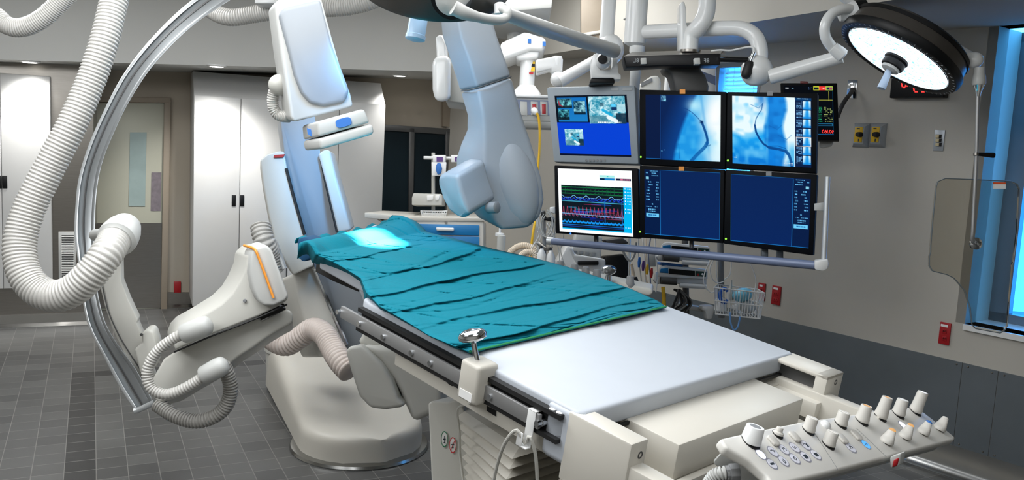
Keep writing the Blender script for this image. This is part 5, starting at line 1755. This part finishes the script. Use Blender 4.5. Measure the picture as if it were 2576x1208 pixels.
MB().lathe(P(2460, 243, 3.57), P(2463, 205, 3.57) - P(2460, 243, 3.57), [(0, .008), (.02, .012), (.055, .024), (.06, .026), (.06, 0)], 20).build('cone_socket', m_chrome, sh)
MB().lathe(P(2462, 215, 3.57), P(2464, 172, 3.57) - P(2462, 215, 3.57), [(0, .024), (.01, .028), (.035, .026), (.05, .022), (.075, .022), (.075, 0)], 22).build('socket_sleeve', m_off2, sh)
MB().lathe(P(2455, 388, 3.57), P(2455, 378, 3.57) - P(2455, 388, 3.57), [(-.006, .011), (.006, .011), (.006, 0)], 14).build('clamp_ring', m_steel, sh)
ha = P(2458, 388, 3.57)
MB().lathe(ha, P(2500, 391, 3.57) - ha, [(0, .007), (.02, .008), (.068, .0115), (.073, .011), (.073, 0)], 16).build('grip', m_black, sh)
MB().tube([P(2130, -20, 3.98), P(2215, 38, 3.95), P(2330, 98, 3.9), P(2440, 152, 3.6)], [px(26, 3.95), px(27, 3.9), px(26, 3.85), px(20, 3.7)], 20, 16).build('spring_arm', m_white, sh)
MB().ball(P(2450, 152, 3.6), _r * px(22, 3.6), _w * px(22, 3.6), _u * px(21, 3.6)).build('elbow', m_white, sh)

# ---------------------------------------------------------------- ceiling pendant behind the monitors
pn = thing('ceiling_pendant', 'white ceiling pendant with outlet panel and stubby column behind the grey monitor', 'pendant', P(1330, 200, 5.4))
b = MB().prism(PP([(1258, 108), (1318, 80), (1330, 81), (1374, 96), (1372, 116), (1368, 128), (1334, 126), (1262, 152)], 5.3), _w * .3)
o = b.build('horizontal_arm', m_white, pn, .02, 3)
for x, y in ((1332, 103), (1369, 110)):
    MB().prism(PP([(x - 4, y - 6), (x + 4, y - 5), (x + 4, y + 6), (x - 4, y + 5)], 5.295), _w * .01).build('blue_tag', m_bluetag, o)
b = MB().prism(PP([(1296, 139), (1327, 127), (1358, 127), (1354, 146), (1325, 150), (1300, 150)], 5.32), _w * .22)
b.build('neck', m_white, pn, .015, 3)
cl_ = MB().lathe(P(1325, 216, 5.4), UP, [(0, px(19, 5.4)), (.25, px(19, 5.4))], 28).build('column', m_white, pn)
MB().prism(PP([(1324, 154), (1346, 155), (1345, 180), (1324, 179)], 5.345), _w * .003).build('warning_label', m_yel, cl_)
MB().prism(PP([(1324.5, 160), (1345.5, 161), (1345.4, 168), (1324.5, 167)], 5.343), _w * .003).build('label_print', m_black, cl_)
MB().prism(PP([(1331, 181), (1342, 182), (1341, 187), (1331, 186)], 5.343), _w * .003).build('red_label', m_redp, cl_)
MB().lathe(P(1325, 240, 5.4), UP, [(0, px(37, 5.4)), (.02, px(34, 5.4)), (.045, px(26, 5.4)), (.065, px(19, 5.4)), (.065, 0)], 32).build('flare', m_white, pn)
hd_ = MB().prism(PP([(1280, 240), (1420, 246), (1420, 308), (1286, 304)], 5.15), _w * .4).build('service_head', m_off2, pn, .015, 2)
MB().prism(PP([(1278, 236), (1420, 241), (1420, 248), (1280, 244)], 5.13), _w * .42).build('head_lid', m_white, pn, .006)
MB().prism(PP([(1288, 250), (1420, 254), (1420, 291), (1294, 288)], 5.145), _w * .01).build('outlet_panel', m_barblue, pn)
for x, red in ((1317, 0), (1344, 1), (1368, 1)):
    pl_ = MB().prism(PP([(x - 9, 255), (x + 9, 256), (x + 10, 291), (x - 8, 290)], 5.142), _w * .006).build('outlet_plate', m_off2, pn, .002)
    if red:
        MB().prism(PP([(x - 5, 262), (x + 5, 262), (x + 5, 286), (x - 4, 286)], 5.139), _w * .004).build('red_socket', m_redp, pl_, .001)
MB().tube([P(1286, 306, 5.2), P(1420, 312, 5.2)], .04, 14).build('rail', m_off2, pn)
yc = thing('power_cord', 'yellow power cord with white plug hanging from the pendant outlet', 'cord', P(1352, 300, 5.1))
MB().lathe(P(1344, 279, 5.13), P(1351, 287, 5.1) - P(1344, 279, 5.13), [(-.01, .02), (.012, .022), (.035, .014), (.04, .008), (.04, 0)], 14).build('plug', m_white, yc)
MB().tube([P(1350, 285, 5.1), P(1355, 296, 5.1), P(1358, 330, 5.1), P(1357, 380, 5.1), P(1352, 450, 5.1), P(1352, 520, 5.1), P(1342, 580, 5.05), P(1335, 640, 5.05), P(1338, 700, 5.0)], .008, 8, 60).build('cord', m_yelcord, yc)
ar = thing('pendant_lamp_arm', 'white jointed support arm between the pendant and the camera', 'support arm', P(1400, 190, 5.0))
b = MB().prism(PP([(1348, 150), (1394, 141), (1412, 143), (1414, 178), (1388, 182), (1386, 174), (1350, 184)], 5.0), _w * .1)
b.build('upper_link', m_white, ar, .015, 3)
MB().lathe(P(1400, 192, 5.04), UP, [(0, px(14, 5)), (.1, px(14, 5)), (.12, px(10, 5)), (.12, 0)], 22).build('pivot', m_white, ar)
MB().ball(P(1404, 200, 5.02), px(20, 5)).build('ball_joint', m_white, ar)
MB().tube([P(1408, 204, 5.0), P(1450, 180, 5.0), P(1520, 140, 5.0)], [px(17, 5), px(15, 5), px(14, 5)], 18, 8).build('spring_arm', m_white, ar)
cb = tag(MB().prism(PP([(1225, -30), (1392, -30), (1388, 20), (1264, 30), (1228, 26)], 5.2), _w * .7).build('ceiling_mount_box', m_bulk, None, .01), 'pale box mounted at the ceiling above the pendant', 'ceiling box')
tp = thing('wall_panel', 'grey brown flat panel high on the soffit behind the white drop tubes', 'panel', P(1510, 50, 6.0))
MB().prism(PP([(1462, -30), (1556, -30), (1557, 86), (1462, 110)], 5.95), _w * .08).build('panel', m_frame, tp, .006)
MB().prism(PP([(1462, 84), (1530, 72), (1530, 80), (1462, 92)], 5.93), _w * .03).build('bar', m_off, tp, .004)
MB().lathe(P(1295, 20, 5.75), -UP, [(-.2, px(16, 5.7)), (.35, px(16, 5.7)), (.35, 0)], 20).build('ceiling_pipe', m_off2, cb)
# cabinets and posts seen between the booms
t = thing('supply_unit', 'white equipment unit with slanted top showing above the monitors', 'equipment', P(1640, 210, 5.4))
b = MB().prism(PP([(1605, 214), (1640, 190), (1656, 190), (1662, 200), (1662, 300), (1605, 300)], 5.4), _w * .3)
b.build('body', m_off, t, .012)
MB().prism(PP([(1613, 208), (1640, 196), (1640, 205), (1613, 218)], 5.395), _w * .01).build('dark_slot', m_grey, t)
t = tag(MB().lathe(P(1672, 300, 5.3), UP, [(0, px(7, 5.3)), (.38, px(7, 5.3)), (.38, 0)], 18).build('white_post', m_white, None), 'slim white post behind the black strip, left of the support arm', 'post')
t = thing('ventilator_top', 'white boxy unit right of the dark grey support arm', 'equipment', P(1780, 200, 5.0))
MB().prism(PP([(1760, 166), (1802, 164), (1803, 300), (1770, 300)], 5.0), _w * .25).build('body', m_white, t, .01)
MB().prism(PP([(1762, 178), (1800, 192), (1800, 214), (1764, 196)], 4.995), _w * .01).build('grey_panel', m_barblue, t)

# ---------------------------------------------------------------- supply cart by the dark window
QD = 5.7
ct = thing('supply_cart', 'beige supply cart with blue drawers and side shelf in front of the dark window', 'cart', P(1120, 760, QD))
b = MB().prism(PP([(1028, 553), (1217, 556), (1216, 790), (1034, 790)], QD), _w * .5)
b.build('body', m_beige, ct, .01)
b = MB().prism(PP([(1026, 545), (1219, 547), (1219, 558), (1026, 556)], QD - .01), shift(1120, 550, -14, -9, QD, .52))
b.build('top', m_beige, ct, .006)
for y0, y1 in ((563, 589), (592, 632), (636, 680)):
    d_ = MB().prism(PP([(1038, y0), (1206, y0 + 4), (1205, y1 + 4), (1038, y1)], QD - .015), _w * .02).build('drawer', m_blue, ct, .003)
    MB().prism(PP([(1096, y0 + 9), (1142, y0 + 10), (1142, y0 + 19), (1098, y0 + 18)], QD - .05), _w * .03).build('drawer_pull', m_white, d_, .008, 3)
MB().lathe(P(1122, 560, QD - .012), -_w, [(0, .01), (.004, .01), (.004, 0)], 12).build('lock', m_steel, ct)
b = MB().prism(PP([(917, 535), (1026, 545), (1062, 534), (962, 530)], [QD, QD, QD + .4, QD + .4]), -_u * .035)
b.build('side_shelf', m_beige, ct, .004)
MB().tube([P(950, 548, QD + .1), P(1030, 600, QD + .15)], .012, 8).build('shelf_brace', m_steel, ct)
MB().tube([P(1090, 385, QD + .3), P(1090, 548, QD + .3)], px(5, QD), 12).build('pole', m_off, ct)
MB().tube([P(1066, 397, QD + .28), P(1165, 399, QD + .28)], px(4.5, QD), 12).build('cross_bar', m_white, ct)
b = MB().prism(PP([(1036, 498), (1040, 486), (1110, 488), (1112, 494), (1112, 516), (1036, 516)], QD + .15), _w * .25)
b.build('tray', m_off, ct, .006)
t = thing('wire_mesh_basket', 'small white mesh basket standing on the supply cart top', 'basket', P(1090, 540, QD + .1))
bt = [P(x, y, d) for x, y, d in ((1058, 531, QD + .04), (1124, 532, QD + .04), (1126, 530, QD + .28), (1062, 529, QD + .28))]
bb_ = [P(x, y, d) for x, y, d in ((1061, 545, QD + .05), (1121, 546, QD + .05), (1121, 543, QD + .26), (1064, 542, QD + .26))]
b = MB()
for r_ in (bt, bb_, [p.lerp(q, .5) for p, q in zip(bt, bb_)]):
    b.tube(r_ + [r_[0]], .003, 6)
for k in range(4):
    for i in range(11):
        f = i / 11
        b.tube([bt[k].lerp(bt[(k + 1) % 4], f), bb_[k].lerp(bb_[(k + 1) % 4], f)], .0022, 5)
b.build('wire_mesh', m_white, t)
MB().prism([p.lerp(sum(bb_, V()) / 4, .1) for p in bb_], UP * .02).build('lining', m_paper, t)
for k, (x, lab) in enumerate(((1104, 'purple and white glove box on the cart cross bar'), (1150, 'purple and white glove box half behind the detector'))):
    t = thing('glove_box', lab, 'box', P(x, 400, QD + .22), 'boxes on the cart bar')
    MB().prism(PP([(x - 15, 390), (x + 17, 390), (x + 16, 408), (x - 15, 408)], QD + .2), _w * .07).build('carton', m_paper, t, .003)
    MB().prism(PP([(x - 6, 395), (x + 10, 395), (x + 10, 407), (x - 6, 407)], QD + .198), _w * .01).build('print', m_purple, t)
t = thing('document_pouch', 'white pouch with a blue glove hanging from the cart cross bar', 'pouch', P(1103, 430, QD + .2))
MB().prism(PP([(1085, 408), (1123, 408), (1121, 442), (1086, 442)], QD + .2), _w * .02).build('pouch', m_paper, t, .004)
MB().prism(PP([(1101, 409), (1108, 410), (1112, 424), (1109, 436), (1101, 440), (1096, 428), (1097, 416)], QD + .18), _w * .02).build('blue_glove', m_bluetag, t, .006)
for k, (x, w2, lab) in enumerate(((1082, 9, 'small white packet lying in the cart tray'), (1100, 6, 'smaller packet beside it in the cart tray'))):
    tag(MB().prism(PP([(x - w2, 492), (x + w2, 491), (x + w2 - 2, 503), (x - w2 + 1, 505)], QD + .14), _w * .04).build('packet', m_paper, None, .006), lab, 'packet', 'packets in the cart tray')

# ---------------------------------------------------------------- second control strip on the far side of the table
t = thing('far_rail_console', 'beige control strip with grey knobs peeking over the far edge of the drape', 'control console', P(1500, 700, 3.75))
MB().prism(PP([(1384, 688), (1404, 680), (1640, 728), (1643, 740), (1632, 746), (1384, 704)], 3.75), shift(1500, 700, 6, -14, 3.75, .1)).build('panel', m_off, t, .01, 3)
for x, y in ((1408, 684), (1444, 692), (1472, 699), (1500, 706), (1584, 722)):
    MB().lathe(P(x, y, 3.77), UP, [(0, px(12, 3.77)), (.012, px(12.5, 3.77)), (.02, px(11, 3.77)), (.046, px(9, 3.77)), (.05, px(7, 3.77)), (.05, 0)], 20).build('knob', m_grey, t)
MB().lathe(P(1530, 708, 3.72), UP, [(0, px(9, 3.7)), (.03, px(7, 3.7)), (.036, px(14, 3.7)), (.046, px(19, 3.7)), (.06, px(19, 3.7)), (.07, px(12, 3.7)), (.072, 0)], 24).build('mushroom_knob', m_chrome, t)

# ---------------------------------------------------------------- equipment behind the table
t = thing('anaesthesia_console', 'white sloped medical console behind the drape under the wave monitor', 'medical console', P(1470, 800, 4.9))
MB().prism(PP([(1400, 668), (1426, 618), (1440, 622), (1446, 640), (1524, 652), (1524, 800), (1400, 800)], 4.75), _w * .4).build('lower_body', m_white, t, .015)
MB().prism(PP([(1450, 588), (1515, 596), (1512, 652), (1436, 642)], 4.9), _w * .2).build('upper_panel', m_off2, t, .01)
for k in range(4):
    MB().prism(PP([(1440 + k * 16, 630 + k * 2), (1451 + k * 16, 631 + k * 2), (1450 + k * 16, 638 + k * 2), (1439 + k * 16, 637 + k * 2)], 4.89), _w * .012).build('key', m_grey, t, .002)
t = thing('dark_monitor_back', 'black boxy unit behind the drape left of the infusion pumps', 'equipment', P(1550, 720, 4.9))
MB().prism(PP([(1522, 646), (1578, 640), (1584, 690), (1580, 760), (1530, 760)], 4.9), _w * .25).build('case', m_black, t, .01)
MB().prism(PP([(1520, 604), (1566, 598), (1584, 612), (1540, 620)], 4.92), _w * .2).build('top_box', m_dgrey, t, .008)
t = thing('corrugated_breathing_tube', 'cream corrugated tubing looped behind the drape', 'tubing', P(1320, 640, 4.6))
MB().hose([P(1270, 668, 4.6), P(1280, 640, 4.6), P(1300, 622, 4.6), P(1324, 618, 4.6), P(1346, 632, 4.6), P(1356, 670, 4.6)], px(8, 4.6), 34, 12, .08).build('outer_loop', m_tubecream, t)
MB().hose([P(1300, 668, 4.55), P(1308, 646, 4.55), P(1326, 634, 4.55), P(1344, 640, 4.55), P(1350, 668, 4.55)], px(8, 4.55), 26, 12, .08).build('inner_loop', m_tubecream, t)
t = thing('suction_canister', 'tall pale canister standing below the lateral detector', 'canister', P(1257, 660, 4.9))
MB().lathe(P(1257, 690, 4.9), UP, [(0, px(10, 4.9)), (.21, px(11, 4.9)), (.23, px(10, 4.9)), (.232, 0)], 22).build('jar', m_off, t)
MB().lathe(P(1257, 592, 4.9), UP, [(-.004, px(11.5, 4.9)), (.012, px(11.5, 4.9)), (.016, px(3, 4.9)), (.05, px(3, 4.9)), (.05, 0)], 18).build('lid', m_white, t)
t = thing('pressure_pole', 'grey pole with black clamp and coiled clear tubing left of the wave monitor', 'pole', P(1368, 640, 4.5))
MB().tube([P(1367, 530, 4.5), P(1370, 660, 4.5)], px(5, 4.5), 14).build('pole', m_grey, t)
MB().prism(PP([(1361, 534), (1372, 530), (1374, 548), (1390, 545), (1396, 560), (1364, 552)], 4.47), _w * .05).build('clamp', m_black, t, .005)
MB().prism(PP([(1383, 521), (1397, 520), (1397, 538), (1384, 534)], 4.46), _w * .05).build('transducer', m_white, t, .005)
MB().prism(PP([(1346, 612), (1356, 606), (1376, 622), (1392, 620), (1384, 634), (1366, 628)], 4.45), _w * .03).build('stopcock_handle', m_steel, t, .004)
r = np.random.RandomState(11)
for k in range(7):
    cx_, cy_ = 1376 + r.uniform(-6, 6), 566 + r.uniform(-5, 5); ra, rb2 = r.uniform(14, 24), r.uniform(26, 38)
    pts = [P(cx_ + ra * math.cos(a), cy_ + rb2 * math.sin(a), 4.44 + .01 * k) for a in np.linspace(-1.4, 4.2, 16)]
    MB().tube(pts, .0028, 6, 44).build('coiled_tube', m_off2, t)
for k, (x, y, lab) in enumerate(((1361, 655, 'white squeeze bottle left of the pair behind the drape'), (1384, 660, 'white squeeze bottle right of the pair behind the drape'))):
    t = thing('squeeze_bottle', lab, 'bottle', P(x, y, 4.4), 'bottles behind the drape')
    MB().lathe(P(x, y + 8, 4.4), UP, [(0, .02), (.004, .024), (.05, .023), (.07, .012), (.08, .008), (.08, 0)], 18).build('bottle', m_white, t)
    MB().lathe(P(x, y - 28, 4.4), UP, [(0, .008), (.012, .008), (.02, .003), (.02, 0)], 12).build('cap', m_black, t)
t = thing('drip_stand', 'thin steel drip stand with a cream cord behind the drape', 'drip stand', P(1584, 720, 4.7))
MB().tube([P(1584, 600, 4.7), P(1582, 730, 4.7)], px(3.5, 4.7), 12).build('pole', m_chrome, t)
MB().tube([P(1562, 622, 4.65), P(1574, 645, 4.65), P(1585, 656, 4.65), P(1596, 640, 4.65), P(1600, 610, 4.65)], px(3.5, 4.65), 10, 30).build('hook_loop', m_off2, t)
MB().tube([P(1588, 664, 4.66), P(1594, 690, 4.66), P(1598, 712, 4.66), P(1612, 740, 4.66)], px(4, 4.66), 10, 24).build('cream_cord', m_tubecream, t)
MB().lathe(P(1598, 702, 4.64), P(1602, 718, 4.64) - P(1598, 702, 4.64), [(-.01, .012), (.012, .016), (.02, .01), (.02, 0)], 14).build('cord_plug', m_black, t)

# infusion pumps on their pole
pp_ = thing('equipment_pole', 'thick grey pole holding the infusion pumps behind the monitor rail', 'pole', P(1700, 760, 5.15))
MB().tube([P(1722, 560, 5.15), P(1728, 880, 5.15)], px(8, 5.15), 16).build('pole', m_dgrey, pp_)
MB().tube([P(1812, 600, 5.15), P(1815, 800, 5.15)], px(8, 5.15), 16).build('side_pole', m_grey, pp_)
MB().prism(PP([(1700, 762), (1790, 776), (1790, 788), (1700, 775)], 5.1), _w * .1).build('cross_arm', m_off2, pp_, .01)


def pump(dx, dy, lab, mirror=0):
    d = 5.0
    def Q(l):
        return [(x + dx, y + dy) for x, y in l]
    t = thing('infusion_pump', lab, 'infusion pump', P(1715 + dx, 700 + dy, d), 'infusion pumps on the pole')
    MB().prism(PP(Q([(1651, 694), (1656, 674), (1662, 669), (1674, 668), (1772, 678), (1778, 682), (1778, 703), (1655, 698)]), d), shift(1700, 680, 0, -2, d, .12)).build('front_housing', m_white, t, .01, 2)
    MB().prism(PP(Q([(1660, 676), (1679, 674), (1680, 688), (1658, 686)]), d - .004), _w * .01).build('keypad', m_blue, t, .003)
    MB().prism(PP(Q([(1682, 676), (1746, 682), (1746, 695), (1681, 689)]), d - .004), _w * .01).build('display', m_black, t)
    g = MB().prism(PP(Q([(1749, 682), (1775, 684), (1774, 697), (1748, 695)]), d - .004), _w * .01).build('button_panel', mat('pump_green', (20, 66, 58), .4), t)
    MB().lathe(P(1754 + dx, 691 + dy, d - .005), -_w, [(0, .007), (.003, .006), (.003, 0)], 12).build('stop_key', m_redp, g)
    MB().lathe(P(1765 + dx, 690 + dy, d - .005), -_w, [(0, .006), (.003, .005), (.003, 0)], 12).build('start_key', m_paper, g)
    MB().prism(PP(Q([(1656, 698), (1776, 703), (1776, 716), (1656, 714)]), d + .02), _w * .08).build('lower_body', m_white, t, .005)
    MB().tube([P(1660 + dx, 706 + dy, d), P(1700 + dx, 709 + dy, d)], px(9, d), 16).build('dark_roller', m_dgrey, t)
    MB().tube([P(1708 + dx, 718 + dy, d), P(1775 + dx, 722 + dy, d)], px(6, d), 16).build('white_roller', m_white, t)
    MB().prism(PP(Q([(1642, 704), (1650, 696), (1660, 695), (1660, 714), (1652, 716)]), d), _w * .06).build('side_knob', m_white, t, .008)


pump(2, 0, 'cream infusion pump with dark display below the blue grey rail, lower of two')
pump(8, -58, 'cream infusion pump half hidden behind the blue grey rail, upper of two')
tag(MB().prism(PP([(1664, 660), (1718, 666), (1718, 672), (1664, 668)], 5.02), _w * .15).build('blue_tray', m_bluetag, None, .004), 'flat blue tray between the two infusion pumps', 'tray')
cbn = thing('cable_bundle', 'dark bundle of cables hanging under the lower infusion pump', 'cables', P(1700, 780, 4.9))
r = np.random.RandomState(4)
for k in range(9):
    x = 1696 + k * 5.5
    pts = [P(1700 + r.uniform(-6, 10), 728, 4.93 + .01 * k), P(x + r.uniform(-9, 9), 760, 4.9 + .01 * k), P(x - 18 + r.uniform(-10, 12), 790, 4.9 + .01 * k), P(x - 10 + k * 3, 830, 4.9 + .01 * k)]
    MB().tube(pts, .006, 7, 26).build('cable', [m_black, m_dgrey, m_rubber][k % 3], cbn)
yt = tag(MB().tube([P(1668, 722, 4.95), P(1670, 748, 4.95), P(1672, 800, 4.95)], .012, 10, 14).build('yellow_hose', m_yelcord, None), 'short yellow hose hanging left of the dark cable bundle', 'hose')
wc = thing('white_cable_loops', 'thin white cables looped down from the pumps beside the wire basket', 'cables', P(1785, 700, 4.9))
for k, pts in enumerate(([(1788, 654), (1772, 690), (1772, 716), (1786, 735), (1798, 734)], [(1796, 652), (1786, 676), (1792, 702), (1806, 712), (1822, 708)], [(1802, 654), (1802, 690), (1808, 724)], [(1840, 660), (1836, 690), (1822, 704)], [(1886, 660), (1896, 684), (1902, 706), (1898, 734)])):
    MB().tube(PP(pts, 4.88 + .015 * k), .0032, 6, 30).build('cable', m_white, wc)
bk = thing('wire_basket', 'white wire basket full of tubing on the equipment pole by the red outlets', 'basket', P(1855, 770, 4.95))
tr = [P(1796, 724, 4.85), P(1924, 738, 4.75), P(1906, 728, 5.05), P(1806, 716, 5.1)]
bo = [P(1800, 790, 4.88), P(1912, 802, 4.78), P(1898, 790, 5.02), P(1808, 782, 5.06)]
for a_, nm in ((tr, 'top_rim'), (bo, 'bottom_rim'), ([p.lerp(q, .5) for p, q in zip(tr, bo)], 'middle_rim')):
    MB().tube(a_ + [a_[0]], .004, 8).build(nm, m_white, bk)
b = MB()
for k, nn in ((0, 17), (1, 7), (2, 15), (3, 7)):
    for i in range(nn):
        f = i / nn
        b.tube([tr[k].lerp(tr[(k + 1) % 4], f), bo[k].lerp(bo[(k + 1) % 4], f), bo[(5 - k) % 4 if k in (0, 2) else k].lerp(bo[(k + 1) % 4], f) if False else bo[k].lerp(bo[(k + 1) % 4], f)][:2], .0024, 6)
for i in range(12):
    f = i / 12
    b.tube([bo[0].lerp(bo[1], f), bo[3].lerp(bo[2], f)], .0024, 6)
b.build('wires', m_white, bk)
tag(MB().tube([P(1822 + 11 * math.cos(a), 744 + 17 * math.sin(a), 4.88) for a in np.linspace(.7, 5.6, 24)], .011, 10).build('blue_ring', mat('blue_mask_ring', (30, 90, 180), .4), None), 'blue plastic ring standing in the wire basket', 'mask ring')
t = thing('white_flask', 'white flask standing in the wire basket behind the blue ring', 'flask', P(1812, 776, 4.93))
MB().lathe(P(1812, 784, 4.95), UP, [(0, .025), (.01, .036), (.05, .036), (.075, .02), (.08, .016), (.08, 0)], 20).build('flask', m_white, t)
MB().lathe(P(1838, 734, 4.95), UP, [(-.05, .02), (-.02, .022), (0, .018), (.02, .008), (.07, .004), (.07, 0)], 16).build('nozzle', m_off, t)
tag(MB().ball(P(1868, 742, 4.92), _r * .06, _w * .05, _u * .042 + _r * .01, 20, 12).build('blue_pouch', m_mint, None), 'crumpled pale blue pouch on top of the wire basket', 'pouch')
tag(MB().ball(P(1880, 772, 4.92), _r * .05, _w * .05, _u * .04, 16, 10).build('clear_bag', m_off2, None), 'pale crumpled bag low in the wire basket', 'bag')
tag(MB().prism(PP([(1845, 768), (1856, 767), (1857, 780), (1846, 780)], 4.86), _w * .03).build('white_tag_box', m_paper, None, .003), 'little white box at the front of the wire basket', 'box')
tag(MB().tube([P(1836, 786, 4.8), P(1838, 812, 4.8), P(1846, 830, 4.8), P(1856, 822, 4.8), P(1862, 796, 4.8)], .005, 8, 30).build('blue_tube', mat('pale_blue_tube', (110, 160, 215), .4), None), 'pale blue tube looping out below the wire basket', 'tube')
t = thing('white_mount', 'white clamp mount left of the wire basket', 'mount', P(1790, 785, 5.0))
MB().prism(PP([(1766, 770), (1796, 768), (1798, 780), (1792, 803), (1778, 804), (1776, 784), (1766, 780)], 5.0), _w * .1).build('body', m_white, t, .01, 2)
# dark wall posts behind the rail
for x, lab in ((1925, 'left of two short dark posts on the monitor rail under the lower right screen'), (1963, 'right of two short dark posts on the monitor rail under the lower right screen')):
    tag(MB().prism(PP([(x - 8, 622), (x + 8, 624), (x + 8, 656), (x - 8, 654)], 3.98), _w * .02).build('rail_bracket', m_darksteel, None, .002), lab, 'bracket', 'dark posts on the rail')

# loose lines hanging around the equipment behind the drape
tg = thing('tubing_tangle', 'tangle of thin clear and white lines hanging left of the wave monitor', 'tubing', P(1385, 600, 4.55))
r = np.random.RandomState(21)
for k in range(9):
    x = 1352 + k * 7 + r.uniform(-3, 3)
    MB().tube([P(x, 545 + r.uniform(0, 20), 4.6), P(x + r.uniform(-16, 16), 590, 4.58), P(x + r.uniform(-14, 14), 630, 4.56), P(x + r.uniform(-20, 20), 675, 4.55)], .0028, 6, 30).build('line', [m_white, m_off2, m_clearplas][k % 3] if k % 3 < 2 else m_off, tg)
tg = thing('drip_lines', 'thin drip lines with coloured connectors between the drip stand and the pumps', 'tubing', P(1625, 650, 4.9))
for k, (x, m_) in enumerate(((1606, m_off2), (1616, m_white), (1626, m_tubecream), (1637, m_barblue), (1648, m_white))):
    MB().tube([P(x, 596, 4.95), P(x + r.uniform(-8, 8), 640, 4.93), P(x + r.uniform(-8, 8), 690, 4.92), P(x + r.uniform(-4, 14), 735, 4.9)], .004, 6, 30).build('line', m_, tg)
    MB().lathe(P(x + 2, 660 + 9 * k, 4.9), UP, [(-.03, .006), (0, .01), (.03, .006)], 12).build('connector', [m_bluetag, m_purple, m_yelcord, m_redp, m_white][k], tg)
for k, (x, y, w2, h2, m_, lab) in enumerate(((1452, 712, 9, 9, m_redp, 'small red cap on the white console behind the drape'), (1480, 662, 26, 5, m_black, 'black strip lying on the white sloped console'), (1640, 655, 10, 16, m_off, 'small cream box left of the upper infusion pump'))):
    tag(MB().prism(PP([(x - w2, y - h2), (x + w2, y - h2), (x + w2, y + h2), (x - w2, y + h2)], 4.72 if k < 2 else 5.0), _w * .04).build(('cap', 'strip', 'module')[k], m_, None, .004), lab, ('cap', 'strip', 'box')[k])
